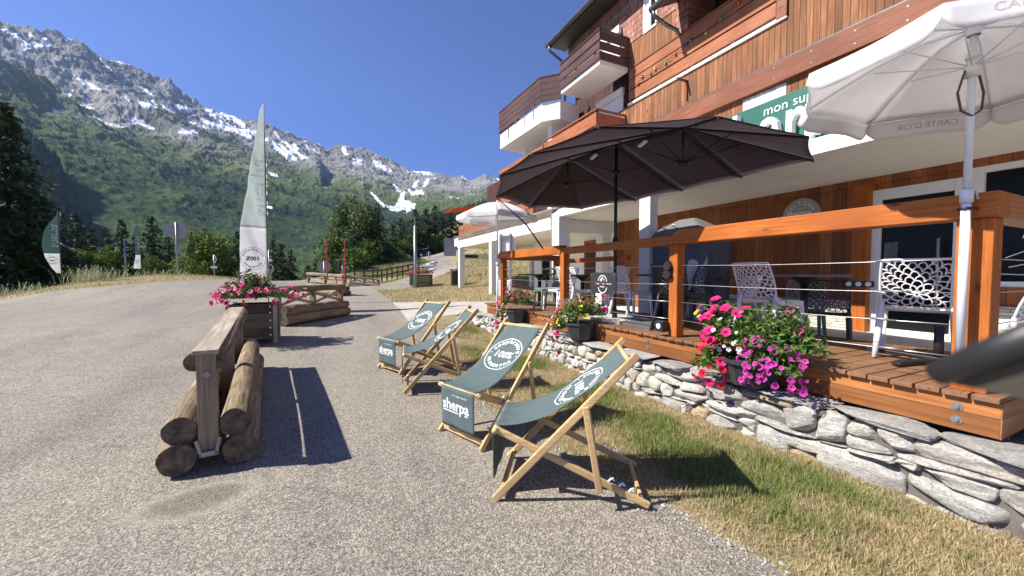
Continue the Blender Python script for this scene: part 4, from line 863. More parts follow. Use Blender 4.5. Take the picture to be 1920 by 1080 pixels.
# courses of stones whose joints follow wavy bed lines, so neighbours fit tightly
def cellstone(c4,xf,dep,col,n=8):
    """c4: corners (y,z) bottom-left, bottom-right, top-right, top-left"""
    sq=rs.uniform(4,9); ph=[rs.uniform(0,6.28) for _ in range(4)]; pts={}; bul=rs.uniform(.6,.9)
    cuts_=[]
    for _ in range(5):
        nn=Vector((-abs(rs.gauss(.5,.5)),rs.gauss(0,1),rs.gauss(0,1))).normalized(); cuts_.append((nn,rs.uniform(.86,1.02)))
    def vid(i,j,k):
        if (i,j,k) in pts: return pts[(i,j,k)]
        p=Vector((2*i/n-1,2*j/n-1,2*k/n-1)); q=(abs(p.x)**sq+abs(p.y)**sq+abs(p.z)**sq)**(1/sq); p/=q
        for nn,dd in cuts_:
            e=p.dot(nn)-dd
            if e>0: p=p-nn*e
        dx=.05*math.sin(p.y*2.7+ph[0])+.06*math.sin(p.z*3.1+p.y*2+ph[1])+rs.uniform(-.03,.03)
        u=(1+p.y*.985+.02*math.sin(p.z*4+ph[2]))/2; v=(1+p.z*.975+.025*math.sin(p.y*5+ph[3]))/2
        yy=(c4[0][0]*(1-u)+c4[1][0]*u)*(1-v)+(c4[3][0]*(1-u)+c4[2][0]*u)*v; zz=(c4[0][1]*(1-u)+c4[1][1]*u)*(1-v)+(c4[3][1]*(1-u)+c4[2][1]*u)*v
        V.append((xf+dep+(p.x*bul+dx)*dep,yy,zz)); Cc.append((*col,1)); pts[(i,j,k)]=len(V)-1; return len(V)-1
    for ax in range(3):
        for side in(0,n):
            if ax==0 and side==n: continue
            for a in range(n):
                for b_ in range(n):
                    q=[]
                    for da,db in((0,0),(1,0),(1,1),(0,1)):
                        ijk=[0,0,0]; ijk[ax]=side; ijk[(ax+1)%3]=a+da; ijk[(ax+2)%3]=b_+db; q.append(vid(*ijk))
                    F.append(tuple(q if side else q[::-1]))
NR_=5
def bed(k,y):
    g0=gzf(3.2,y)-.05; f=[-.12,.24,.44,.62,.80,1.0][k]; w=0 if k in(0,NR_) else .055*math.sin(y*2.1+k*2.4)+.04*math.sin(y*4.7+k*1.3)
    return g0+(top-g0)*max(0,min(1,f+w*1.3))
ends=[[] for _ in range(NR_)]
for k in range(NR_):
    y=-2.4+rs.uniform(0,.3)
    while y<9.0:
        L=rs.uniform(.12,.42)*(1.25 if y<2.6 else .85 if y<4.5 else .62)
        if rs.random()<.25: L*=.55
        ends[k].append((y,y+L)); y+=L
taken=[set() for _ in range(NR_)]
for k in range(NR_):
    for i,(ya,yb) in enumerate(ends[k]):
        if i in taken[k]: continue
        zt=k+1; j=rs.uniform(-.012,.012)
        if k<NR_-1 and rs.random()<.20:
            # a tall stone through two courses: drop what it covers above
            cov=[(q,e) for q,e in enumerate(ends[k+1]) if e[0]<yb and e[1]>ya]; zt=k+2
            for q,e in cov:
                taken[k+1].add(q)
                if e[0]<ya-.05: cellstone([(e[0],bed(k+1,e[0])),(ya,bed(k+1,ya)),(ya,bed(k+2,ya)),(e[0],bed(k+2,e[0]))],3.19+rs.uniform(0,.03),.09,scol(),5)
                if e[1]>yb+.05: cellstone([(yb,bed(k+1,yb)),(e[1],bed(k+1,e[1])),(e[1],bed(k+2,e[1])),(yb,bed(k+2,yb))],3.19+rs.uniform(0,.03),.09,scol(),5)
        t1,t2=rs.uniform(-.02,.02),rs.uniform(-.02,.02)
        cellstone([(ya+t1,bed(k,ya)),(yb+t2,bed(k,yb)),(yb-t2,bed(zt,yb)),(ya-t1,bed(zt,ya))],3.175+rs.uniform(-.015,.035),.10,scol(),8 if yb<3.5 else 6)
me=MB(); me.v=V; me.f=F
obj('boulders',me,M_stone,WB,True,cols=Cc)
# loose end heap
V=[];F=[];Cc=[]
for i in range(16): 
    yy=rs.uniform(8.6,9.8); stone(V,F,Cc,(3.3+rs.uniform(-.25,.25),yy,gzf(3.3,yy)+.05+rs.uniform(0,.1)),(.12,.13,.08),rs.uniform(-.3,.3),rs,scol())
me=MB(); me.v=V; me.f=F; obj('end_stones',me,M_stone,WB,True,cols=Cc)
obj('core',MB().box(3.27,5.0,-2.2,8.9,-.1,.40),plain('dark_soil',(.13,.12,.105),.95,0,.4,6),WB)
y=-2.3; V=[];F=[];Cc=[]
while y<8.8:
    L0=rs.uniform(.42,.85); col=(.50,.41,.28) if (-.6<y<.3) else (lambda g:(g,g,g*.97))(rs.uniform(.36,.46)); xw=.19
    stone(V,F,Cc,(3.14+xw+rs.uniform(-.015,.015),y+L0/2,.438+rs.uniform(-.006,.004)),(xw,L0/2*1.015,.030),rs.uniform(-.01,.01),rs,col,7,9); y+=L0
me=MB(); me.v=V; me.f=F; obj('cap_slab',me,M_stone,WB,False,cols=Cc)
# ---------------- deckchairs ----------------
M_beech=wood('beech',(.60,.41,.19),(.74,.54,.28),'x',1.6,.45,False,bs=.12)
M_sling=clothmat('sling_canvas',(.120,.162,.164),.15); M_print=plain('white_print',(.74,.77,.77),.8,0,.04,5,0)
M_sling_dark=M_sling
def bez(p0,p1,p2,p3,t): return tuple((1-t)**3*a+3*(1-t)**2*t*b+3*(1-t)*t*t*c+t**3*d for a,b,c,d in zip(p0,p1,p2,p3))
def deckchair(sh=.0):
    T=bpy.data.objects.new('deckchair',None); COL.objects.link(T)
    W=.28
    A0=Vector((0,0,.005));A1=Vector((.83,0,.925))
    for s in(1,-1): obj('long_frame',MB().bar((-.012,s*W,-.0),(.845,s*W,.94),.026,.048),M_beech,T,bev=.008)
    for s in(1,-1): obj('seat_frame',MB().bar((-.02,s*(W-.035),.438),(.93,s*(W-.035),.024),.024,.044),M_beech,T,bev=.008)
    for s in(1,-1): obj('prop',MB().bar((.545,s*(W+.026),.625),(.632,s*(W+.026),.11),.02,.04),M_beech,T,bev=.006)
    obj('top_rail',MB().tube([(.80,-W,.895),(.80,W,.895)],.016,10),M_beech,T,True)
    obj('foot_rail',MB().bar((.03,-W,.045),(.03,W,.045),.022,.05),M_beech,T,bev=.005)
    obj('front_rail',MB().tube([(-.01,-W-.0,.432),(-.01,W+.0,.432)],.019,10),M_beech,T,True)
    obj('rear_rail',MB().bar((.885,-W+.04,.045),(.885,W-.04,.045),.022,.04),M_beech,T,bev=.005)
    obj('prop_rail',MB().tube([(.632,-W-.02,.125),(.632,W+.02,.125)],.012,8),M_beech,T,True)
    for s in(1,-1):
        nt_=MB()
        for q in(.70,.76,.82):
            p=Vector((q,s*(W-.035),.12-(q-.70)*.44+.035)); nt_.tube([p+Vector((-.02,0,-.01)),p+Vector((0,0,.012)),p+Vector((.015,0,.02)),p+Vector((.022,0,.005))],.006,6)
        obj('notch',nt_,M_letter,T,True)
    # sling
    SW=.222
    P0,P1,P2,P3=(.795,.0,.900),(.54,0,.66),(.23,0,.42),(-.018,0,.452)
    cur=[bez(P0,P1,P2,P3,t) for t in np.linspace(0,1,41)]; cum=[0]
    for a,b_ in zip(cur[:-1],cur[1:]): cum.append(cum[-1]+math.dist(a,b_))
    Ltot=cum[-1]
    def onc(l):
        l=max(0,min(Ltot,l)); i=min(39,int(np.searchsorted(cum,l))-1 if l>0 else 0); i=max(0,i); f=(l-cum[i])/(cum[i+1]-cum[i]); a=Vector(cur[i]);b_=Vector(cur[i+1]); return a.lerp(b_,f),(b_-a).normalized()
    sag=lambda u,l:-.012*math.sin(math.pi*min(1,l/Ltot))*(1-(u/SW)**2)+.003*math.sin(u*40+l*14+sh)
    def seat(u,l,w=0):
        p,d=onc(l); nn=Vector((-d.z,0,d.x)); nn=nn if nn.z>0 else -nn; return Vector((p.x,-u*1.0,p.z))+nn*(sag(u,l)+w)
    obj('sling',MB().grid(lambda a,b_:seat((a*2-1)*SW,b_*Ltot),14,44),M_sling,T,True,solid=.004)
    fl=lambda u,l,w=0:Vector((-.033-.004*math.sin(u*30+sh)*l/.34+.012*l-w,-u,.444-l))
    obj('front_flap',MB().grid(lambda a,b_:fl((a*2-1)*SW*(1-.02*b_),b_*.345),12,10),M_sling,T,True,solid=.004)
    m=MB(); c0=.37; fn=lambda u,v,w:seat(u,c0-v,.0045)
    ring(m,.198,.008,fn); arctext(m,'coopérative',.071,.138,90,fn,sp=1.06,off=.0014); arctext(m,'montagne',.073,.138,-90,fn,inside=True,sp=1.12,off=.0014)
    for s in(1,-1): ring(m,.007,.006,lambda u,v,w,s=s:fn(u+s*.165,v-.0,w),8)
    addtext(m,'100%',.104,lambda u,v,w:fn(u+(v*.12),v-.036,w),'CENTER',off=.0020); obj('round_print',m,M_print,T)
    m=MB(); f2=lambda u,v,w:fl(u,.19-v,.004)
    addtext(m,'sherpa',.13,lambda u,v,w:f2(u-.02,v+.0+u*.0,w),'CENTER',off=.003); addtext(m,'mon super marché',.026,lambda u,v,w:f2(u+.03,v+.12,w),'CENTER'); m.add([f2(-.19,-.012,0),f2(.14,-.012,0),f2(.14,-.022,0),f2(-.19,-.022,0)],[(0,1,2,3)]); obj('flap_print',m,M_print,T)
    return T
dc=deckchair(); GD='deckchairs on the asphalt in front of the stone wall'
tag(dc,'x','deckchair',GD)
poses=[((.713,5.481),22.4,.07,'farthest of the four grey-green deckchairs, beside the corner of the dry grass'),((.80,4.713),-10,.05,'second farthest deckchair, seen side-on and overlapping the farthest one'),((.978,3.10),20.5,.0,'deckchair facing the camera with its front flap print fully visible, second nearest'),((1.075,2.407),-34.0,0,'nearest deckchair, turned side-on towards the grass strip')]
for i,((x,y),a,z,l) in enumerate(poses):
    o=dc if i==0 else copy_tree(dc); place(o,(x,y,max(z,gzf(x,y))+.004),rad(a),l)
# ---------------- log barriers ----------------
def logmat():
    m,nt,b=nmat('weathered_log'); co=oc(nt); g=noise(nt,co,3,7,.7,(1,16,16)); g2=noise(nt,co,1.6,4)
    c=ramp(nt,g,[(.28,(.055,.043,.032)),(.43,(.19,.15,.105)),(.6,(.34,.275,.20)),(.8,(.46,.39,.30))]); c=mixc(nt,c,ramp(nt,g2,[(.35,(.6,.58,.55)),(.65,(1.15,1.1,1.05))]),1,'MULTIPLY')
    nt.links.new(c,b.inputs['Base Color']); b.inputs['Roughness'].default_value=.85; b.inputs['Specular IOR Level'].default_value=.15; bump(nt,b,g,.8,.012); return m
def endmat():
    m,nt,b=nmat('log_end_grain'); co=oc(nt); f=noise(nt,co,14,5,.7); nt.links.new(ramp(nt,f,[(.3,(.030,.022,.015)),(.5,(.11,.085,.058)),(.7,(.22,.17,.115))]),b.inputs['Base Color']); b.inputs['Roughness'].default_value=.9; bump(nt,b,f,.6,.006); return m
M_log=logmat(); M_end=endmat(); M_plank=wood('weathered_plank',(.34,.29,.225),(.52,.465,.385),'x',1,.8,True,bs=.6,knotc=(.05,.04,.03)); M_postw=wood('post_wood',(.24,.19,.13),(.40,.33,.24),'z',1,.8,False,bs=.6)
def log(p0,p1,r,parent,name='log',seed=0,half=0):
    rs=random.Random(seed); n=20; K_=14; p0=Vector(p0);p1=Vector(p1); d=(p1-p0).normalized(); up=Vector((0,0,1)); a=Vector((0,1,0)); m=MB(); ph=rs.uniform(0,6)
    for i in range(K_+1):
        t=i/K_; c=p0.lerp(p1,t)+Vector((0,.006*math.sin(t*5+ph),.006*math.cos(t*4+ph)))
        rr=r*(1+.02*math.sin(t*7+ph)); 
        if i in(0,K_): rr*=.96
        for k in range(n):
            th=2*math.pi*k/n; q=rr*(1+.018*math.sin(3*th+ph)+.02*math.sin(5*th+t*3)+rs.uniform(-.006,.006)); y_=q*math.cos(th); z_=q*math.sin(th)
            if half: y_=max(y_,-.012) if half>0 else min(y_,.012)
            m.v.append(tuple(c+a*y_+up*z_))
    for i in range(K_):
        for k in range(n): a0=i*n+k;a1=i*n+(k+1)%n; m.f.append((a0,a1,a1+n,a0+n))
    o=obj(name,m,M_log,parent,True)
    obj('end_face',MB().add(m.v[:n],[tuple(range(n))[::-1]]),M_end,o)
    e=MB().add(m.v[-n:],[tuple(range(n))])
    # drying cracks
    obj('end_face',e,M_end,o); return o
def barrier(label,p0,p1,seed,posts=3,brace=True,dark=False):
    p0=Vector(p0);p1=Vector(p1); L=(p1-p0).length; T=thing('log_barrier',label,'barrier',tuple(p0),math.atan2(p1.y-p0.y,p1.x-p0.x),'log barriers on the asphalt'); T.rotation_euler[1]=-math.asin((p1.z-p0.z)/L)
    T.location=p0
    for s in(1,-1):
        log((.0,s*.180,.118),(L,s*.180,.118),.116,T,seed=seed+s); log((.03,s*.155,.318),(L-.02,s*.155,.318),.101,T,seed=seed+5+s)
        log((.02,s*.056,.802),(L-.02,s*.056,.802),.070,T,'half_log',seed+9+s,half=s)
    obj('cap_plank',MB().box(0,L,-.075,.075,.848,.878),M_plank,T,bev=.004)
    xs=[.06+(L-.12)*i/(posts-1) for i in range(posts)]
    for x in xs: obj('post',MB().box(x-.045,x+.045,-.058,.058,.10,.846),M_postw,T,bev=.004)
    if brace:
        for a,b_ in zip(xs[:-1],xs[1:]): obj('brace',MB().bar((a+.04,.012,.44),(b_-.04,.012,.68),.022,.07),M_plank,T); obj('brace',MB().bar((a+.04,-.012,.68),(b_-.04,-.012,.44),.022,.07),M_plank,T)
    m=MB(); m.bar((-.004,-.062,.18),(-.004,-.075,.22),.05,.006).box(-.03,.01,-.04,.04,.125,.155).bar((-.01,-.045,.14),(-.01,-.068,.24),.006,.02).bar((-.01,.045,.14),(-.01,.068,.24),.006,.02); obj('bracket',m,M_metal,T)
    obj('peg',MB().tube([(xs[0]-.055,0,.70),(xs[0]-.045,0,.70)],.022,10),M_plank,T)
    return T
zg=lambda x,y:gzf(x,y)
barrier('nearest log barrier, standing end-on in the left foreground',(-.81,3.38,zg(-.85,3.4)),(-1.17,6.42,zg(-1.15,6.35)),1,3,False)
barrier('dark log barrier with cross braces behind the flower planter',(-1.1,9.85,zg(-1.1,9.85)),(.28,11.9,zg(.28,11.9)),20)
barrier('log barrier with pale white braces under the red uprights',tuple(Vector((-.95,20.2,zg(-.95,20.2)))),tuple(Vector((.52,17.4,zg(.52,17.4)))),40)
barrier('small far log barrier in front of the field fence',(1.35,33.2,zg(1.35,33.2)),(3.5,32.4,zg(3.5,32.4)),60)
# red marker frame
p=hit(631,568); RF=thing('red_frame','tall thin red U-shaped metal frame behind the braced log barrier','frame',p)
MR=plain('red_paint',(.45,.035,.02),.5,0,.1,6,.1); z0=.85
RF.rotation_euler=(0,0,-rad(25)); sc=13.3/11
obj('stem',MB().tube([(0,0,0),(.02,0,.80)],.018,8),MR,RF); obj('crossbar',MB().tube([(-.31,0,.80),(.31,0,.80)],.018,8),MR,RF)
for s in(-1,1): obj('upright',MB().tube([(s*.30,0,.80),(s*.315,0,2.15)],.022,8),MR,RF)
# ---------------- planters and flowers ----------------
M_pl=wood('planter_boards',(.10,.085,.055),(.18,.155,.10),'x',1.2,.8,False,.135,'z',gapw=.07,bs=.5,dark=(.01,.01,.008)); M_fol=vcmat('planter_foliage',.55,.25)
M_petal=vcmat('petals',.5,.3)
def flowerplant(parent,c,size,nleaf,leaf,fl,seed,col=(.075,.15,.03),shape=1.0,low=0.0):
    """bushy foliage round c (local), size=(rx,ry,rz); fl = list of (colour, count, radius, region fn)"""
    rs=np.random.RandomState(seed); d=unit(rs.randn(nleaf,3)); rr=rs.uniform(.25,1,nleaf)**.6; lob=1+.22*np.sin(d[:,0]*5+seed)+.2*np.sin(d[:,1]*6+2*seed)
    P=np.array(c)+d*rr[:,None]*np.array(size)*lob[:,None]; P[:,2]=np.maximum(P[:,2],c[2]+low)
    D=unit(d*.7+rs.randn(nleaf,3)*.8); N_=unit(np.cross(D,rs.randn(nleaf,3))); g=rs.uniform(.5,1.6,nleaf)[:,None]
    V,F,C_=leafmesh(P,D,N_,leaf*rs.uniform(.6,1.5,nleaf),leaf*rs.uniform(.35,.7,nleaf),np.array(col)[None]*g*np.c_[rs.uniform(.8,1.4,nleaf),np.ones(nleaf),np.ones(nleaf)]); npobj('foliage',V,F,M_fol,parent,cols=C_)
    groups={}
    for cl,nm,n,r0,reg in fl:
        m=MB();cs=[]
        for i in range(n):
            for _ in range(60):
                dd=rs.randn(3); dd/=np.linalg.norm(dd)
                if reg(dd): break
            l=1+.22*math.sin(dd[0]*5+seed)+.2*math.sin(dd[1]*6+2*seed)
            p=Vector(c)+Vector(dd*np.array(size)*l*rs.uniform(.96,1.12)); nrm=Vector(dd)+Vector(rs.randn(3)*.35)+Vector((-.5,-.25,.35)); nrm.normalize()
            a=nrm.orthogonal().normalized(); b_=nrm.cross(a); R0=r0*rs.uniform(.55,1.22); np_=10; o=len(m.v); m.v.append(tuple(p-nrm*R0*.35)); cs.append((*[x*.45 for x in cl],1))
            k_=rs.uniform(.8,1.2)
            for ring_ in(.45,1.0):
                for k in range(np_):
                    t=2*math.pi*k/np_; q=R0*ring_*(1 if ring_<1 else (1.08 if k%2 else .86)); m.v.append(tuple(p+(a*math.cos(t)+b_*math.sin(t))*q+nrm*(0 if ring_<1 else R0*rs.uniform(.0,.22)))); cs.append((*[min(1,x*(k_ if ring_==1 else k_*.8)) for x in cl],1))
            for k in range(np_):
                k2=(k+1)%np_; m.f.append((o,o+1+k,o+1+k2)); m.f.append((o+1+k,o+1+np_+k,o+1+np_+k2,o+1+k2))
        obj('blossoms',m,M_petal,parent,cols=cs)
PINK=(.80,.03,.22);RED=(.75,.02,.07);PALE=(.85,.42,.48);MAG=(.62,.07,.42);WHT=(.85,.87,.85);YEL=(.80,.68,.03);DRED=(.30,.03,.06)
pc=Vector((-1.27,8.40,0)); pc.z=zg(pc.x,pc.y)
PL=thing('wooden_planter','square wooden planter of pink and red petunias behind the nearest log barrier','planter',pc,rad(2),'wooden flower planters')
obj('box_side',MB().box(-.34,.34,-.34,-.31,.08,.70),M_pl,PL); obj('box_side',MB().box(-.34,.34,.31,.34,.08,.70),M_pl,PL); MPS=wood('planter_boards_side',(.10,.085,.055),(.18,.155,.10),'y',1.2,.8,False,.135,'z',gapw=.07,bs=.5); obj('box_side',MB().box(-.339,-.31,-.309,.309,.08,.70),MPS,PL); obj('box_side',MB().box(.31,.339,-.309,.309,.08,.70),MPS,PL)
for sx in(-1,1):
    for sy in(-1,1): obj('leg',MB().box(sx*.345-.03,sx*.345+.03,sy*.345-.03,sy*.345+.03,0,.72),M_plank,PL,bev=.004)
m=MB()
for z in(.15,.28,.41,.55,.66): m.tube([(.27,-.352,z),(.27,-.34,z)],.015,8)
obj('screw',m,M_letter,PL); obj('soil',MB().box(-.31,.31,-.31,.31,.5,.66),MATS['dark_soil'],PL)
flowerplant(PL,(-.04,-.05,.84),(.62,.48,.21),3900,.055,[(PINK,'a',62,.040,lambda d:d[2]>-.5 and d[1]<.5),(RED,'b',34,.036,lambda d:d[2]>-.6 and d[1]<.5),(PALE,'c',40,.040,lambda d:d[2]>-.1 and d[1]<.4)],3,(.09,.14,.035))
flowerplant(PL,(-.05,.02,1.03),(.34,.28,.24),1100,.06,[(PINK,'a',12,.035,lambda d:d[2]>-.2),(PALE,'b',8,.035,lambda d:d[2]>0)],8,(.10,.16,.04))
tz=MB()
for i in range(16):
    a=i*.9; tz.tube([(.2*math.cos(a),.2*math.sin(a),.9),(.27*math.cos(a),.27*math.sin(a),1.15+.05*(i%4)),(.33*math.cos(a),.33*math.sin(a),1.22+.06*(i%3))],.004,4)
obj('stems',tz,M_tuft,PL)
p2=hit(790,537)
P2=thing('wooden_planter','small far wooden planter with red flowers at the foot of the tall lamp post','planter',p2,rad(-25),'wooden flower planters'); P2.scale=(1.5,1.1,1.0)
obj('box_side',MB().box(-.34,.34,-.34,.34,.05,.62),M_pl,P2); flowerplant(P2,(0,0,.68),(.34,.34,.16),500,.08,[(RED,'a',30,.05,lambda d:d[2]>0),(PINK,'b',12,.05,lambda d:d[2]>0)],5)
def pot(label,x,y,seed,spec,size,h=.20,fr=.23,z=.47,lowplants=(),grass=False):
    T=thing('flower_pot',label,'flower pot',(x,y,z),0,'flower pots on the stone wall'); n=8
    obj('pot',MB().lathe((0,0,0),[(.0,0),(fr*.72,0),(fr*.76,.02),(fr*.98,h-.03),(fr*1.06,h-.03),(fr*1.06,h),(fr*.95,h),(fr*.93,h-.03),(0,h-.03)],n),plain('anthracite_pot',(.035,.037,.042),.5,0,.15,10,.1) if 'anthracite_pot' not in MATS else MATS['anthracite_pot'],T)
    flowerplant(T,(0,0,h+size[2]*.55),size,spec[0],spec[1],spec[2],seed,spec[3])
    for q in lowplants: flowerplant(T,*q)
    if grass:
        rs=random.Random(seed); m=MB()
        for i in range(260):
            a=rs.uniform(1.2,4.6); l=rs.uniform(.28,.55); r_=rs.uniform(.4,1)*.9*l; p0=Vector((-.04+.04*rs.random(),.12+.04*rs.random(),h)); p1=p0+Vector((r_*.4*math.cos(a),r_*.4*math.sin(a),l*.62)); p2_=p0+Vector((r_*math.cos(a),r_*math.sin(a),l*.62-.1*rs.random())); s=Vector((.003,-.002,0)); m.add([p0-s,p0+s,p1+s,p1-s,p2_],[(0,1,2,3),(3,2,4)])
        obj('ornamental_grass',m,M_tuft,T)
    return T
front=lambda d:d[0]<.35 and d[2]>-.7
pot('pot of magenta petunias, yellow daisies and pink geraniums, nearest on the wall',3.30,2.10,21,(4200,.042,[(PINK,'p',26,.045,lambda d:d[1]>.15 and d[0]<.4 and d[2]>-.3),(YEL,'y',5,.034,lambda d:d[2]>.5 and d[1]>-.1 and d[0]<.3),(WHT,'w',16,.02,lambda d:abs(d[1]-.15)<.3 and d[0]<-.1)],(.085,.16,.035)),(.30,.46,.28),.22,.26,.47,
 [((-.14,-.22,.20),(.17,.23,.17),700,.04,[(MAG,'m',95,.026,lambda d:d[0]<.3 and d[2]>-.8)],22,(.07,.13,.03)),((-.12,.25,.12),(.18,.17,.20),900,.045,[(RED,'r',12,.038,lambda d:d[0]<.2),(PINK,'p',7,.04,lambda d:d[0]<.2)],23,(.08,.15,.03)),((.02,-.34,.50),(.05,.055,.045),60,.03,[(( .85,.10,.33),'g',26,.018,lambda d:True)],24),((.05,-.27,.66),(.035,.035,.03),40,.03,[((.75,.06,.30),'g',16,.015,lambda d:True)],25),((.0,-.34,.36),(.18,.18,.2),700,.06,[],26,(.09,.17,.04)),((-.05,.0,.02),(.14,.16,.12),700,.035,[],27,(.09,.15,.03))])
pot('pot with feathery grass, yellow flowers and trailing red petunias, middle of the three wall pots',3.31,4.62,31,(2200,.042,[(YEL,'y',9,.032,lambda d:d[0]<.1 and d[2]>-.4),(PINK,'p',7,.04,lambda d:d[2]>.1),(DRED,'d',50,.02,lambda d:d[2]>.45)],(.085,.15,.035)),(.25,.32,.24),.24,.24,.47,
 [((-.08,.30,.16),(.18,.22,.24),1500,.035,[(WHT,'w',34,.018,lambda d:d[0]<.2 and d[1]<.3),(YEL,'y',5,.028,lambda d:d[0]<.1)],32,(.09,.16,.04)),((-.08,.50,.10),(.10,.10,.28),400,.04,[(PINK,'p',20,.035,lambda d:d[0]<.4),(RED,'r',10,.03,lambda d:d[0]<.4)],33)],True)
pot('pot with dark red foliage and trailing white flowers, farthest of the wall pots',3.31,6.75,41,(2600,.04,[(DRED,'d',70,.022,lambda d:d[2]>.25),(PINK,'p',14,.03,lambda d:d[2]>.2)],(.075,.125,.04)),(.30,.40,.27),.24,.24,.47,
 [((-.06,.38,.10),(.16,.20,.18),900,.03,[(WHT,'w',70,.02,lambda d:d[0]<.4)],42,(.10,.17,.05)),((-.08,.62,.05),(.12,.12,.30),500,.04,[(PINK,'p',24,.04,lambda d:d[0]<.4),(RED,'r',14,.035,lambda d:d[0]<.4)],43)])
# ---------------- patterned plastic chairs ----------------
def chairmat(n,c): return plain(n,c,.38,0,.04,5,.03)
CM={'white':chairmat('white_plastic',(.74,.74,.78)),'black':chairmat('black_chair_plastic',(.016,.017,.018)),'green':chairmat('sage_plastic',(.17,.24,.21)),'grey':chairmat('anthracite_plastic',(.05,.055,.06))}
def backf(u,v,w=0):
    # u across (-1..1), v up (0..1)
    x=-.165-.13*v-.02*v*v+.055*u*u*(1-.3*v)-(.035*(1-v)**3); y=u*(.205+.025*v*(1-v)*2); z=.41+.41*v
    if v<.12: x+=(.12-v)*1.1*.9
    return Vector((x-w,y,z))
def lattice_chair(key):
    T=bpy.data.objects.new('patterned_chair',None); COL.objects.link(T); mt=CM[key]
    m=MB(); Wd,Hh=.43,.41
    def rib(pts,w=.0098,th=.007):
        n=len(pts); o=len(m.v); ok=[]
        for i,(a,b_) in enumerate(pts):
            a2,b2=pts[min(i+1,n-1)]; a0,b0=pts[max(i-1,0)]; dx,dy=a2-a0,b2-b0; l=math.hypot(dx,dy) or 1; nx,ny=-dy/l*w/2,dx/l*w/2
            for sx,ww in((1,0),(-1,0),(-1,th),(1,th)): m.v.append(tuple(backf((a+sx*nx)/(Wd/2),(b_+sx*ny)/Hh,ww)))
        for i in range(n-1):
            for k in range(4): q=o+i*4+k;p=o+i*4+(k+1)%4; m.f.append((q,p,p+4,q+4))
    cx,cy=0,.13
    # rings of fan-shaped scales growing from a point low in the middle of the back
    def clipseg(pts):
        run=[]
        for p in pts:
            if abs(p[0])<=Wd/2-.008 and .004<=p[1]<=Hh-.008: run.append(p)
            else:
                if len(run)>1: rib(run)
                run=[]
        if len(run)>1: rib(run)
    R0=.035
    for k in range(10): 
        t=2*math.pi*k/10; clipseg([(cx+math.cos(t)*r_,cy+math.sin(t)*r_) for r_ in np.linspace(.008,R0,3)])
    r_=R0; j=0
    while r_<.42:
        n=max(8,int(2*math.pi*r_/.052)); dr=.040
        for k in range(n):
            t0=2*math.pi*(k+.5*(j%2))/n; t1=2*math.pi*(k+1+.5*(j%2))/n; pts=[]
            for q in np.linspace(0,1,8):
                t=t0+(t1-t0)*q; rr=r_+dr*math.sin(math.pi*q)**.6; pts.append((cx+math.cos(t)*rr,cy+math.sin(t)*rr))
            clipseg(pts)
        r_+=dr*.92; j+=1
    obj('backrest_lattice',m,mt,T,True)
    m=MB()
    fr=[backf(-1,v,.004) for v in np.linspace(0,1,10)]+[backf(u,1,.004) for u in np.linspace(-.9,.9,9)]+[backf(1,v,.004) for v in np.linspace(1,0,10)]
    m.tube(fr,.0105,6); obj('backrest_frame',m,mt,T,True)
    def sf(a,b_): x=-.14+.39*b_; y=(a*2-1)*(.205+.015*b_); z=.425-.012*math.cos((a-.5)*math.pi)*1-.018*b_*b_*b_+.0; return (x,y,z)
    obj('seat',MB().grid(sf,10,10),mt,T,True,solid=.02)
    obj('apron',MB().bar((.235,-.2,.39),(.235,.2,.39),.02,.045).bar((-.12,-.205,.40),(.23,-.215,.39),.018,.045).bar((-.12,.205,.40),(.23,.215,.39),.018,.045),mt,T,bev=.006)
    for s in(-1,1):
        m=MB(); L0=[(.225,s*.205,.40),(.25,s*.225,.0)]; m.bar(L0[0],L0[1],.040,.034); obj('leg',m,mt,T,bev=.007)
        m=MB(); a=backf(s*.97,.12,.0); m.tube([a+Vector((.0,0,.03)),Vector((-.165,s*.212,.36)),Vector((-.205,s*.222,.18)),Vector((-.25,s*.235,.0))],[.016,.026,.024,.018],6); obj('leg',m,mt,T,True)
    return T
CH={k:lattice_chair(k) for k in CM}; used=set()
def chair(key,x,y,z,rz,label,sc=1.0,group='patterned plastic chairs on the terrace'):
    o=CH[key] if key not in used else copy_tree(CH[key]); used.add(key); place(o,(x,y,z),rad(rz),label,sc); o['category']='chair'; o['group']=group; return o
D_=DZ+.001
chair('white',4.47,1.46,D_,17,'white patterned chair with its back to the camera, left of the nearest railing post')
chair('white',4.34,2.61,D_,-6,'white patterned chair turned to the right, directly above the nearest flower pot')
chair('white',6.68,4.55,.5,86,'shaded white patterned chair half hidden behind the one above the nearest flower pot',1.06)
chair('black',3.84,3.32,D_,-4,'black patterned chair just right of the second railing post')
chair('grey',5.62,2.66,.5,25,'dark patterned chair on the far side of the table right of the nearest flower pot',1.02)
chair('green',5.95,3.1,.5,200,'sage green chair partly hidden behind the table right of the nearest flower pot')
chair('white',4.36,4.77,D_,-5,'white patterned chair standing behind the stone slabs, right of the small black notice board')
chair('grey',4.85,3.98,D_,172,'dark chair at the round table just left of the second railing post')
chair('white',3.92,5.68,D_,-4,'white patterned chair between the third railing post and the black notice board')
chair('white',4.60,5.55,D_,178,'white chair directly behind the black notice board')
chair('black',4.35,7.0,D_,60,'black patterned chair in the far section of the deck')
chair('green',3.92,6.55,D_,170,'sage green chair left of the third railing post')
chair('white',4.02,6.30,D_,185,'white chair whose front legs show just left of the third railing post')
chair('white',6.35,1.42,.5,80,'white patterned chair seen to the right of the nearest railing post')
chair('green',7.0,5.6,.5,30,'sage green chair deep under the canopy in front of the covered cabinet')
M_ttop=plain('table_top_grey',(.16,.13,.115),.45,0,.12,9,.1); M_tt2=plain('table_top_dark',(.03,.03,.032),.3,0,.15,9,.05)
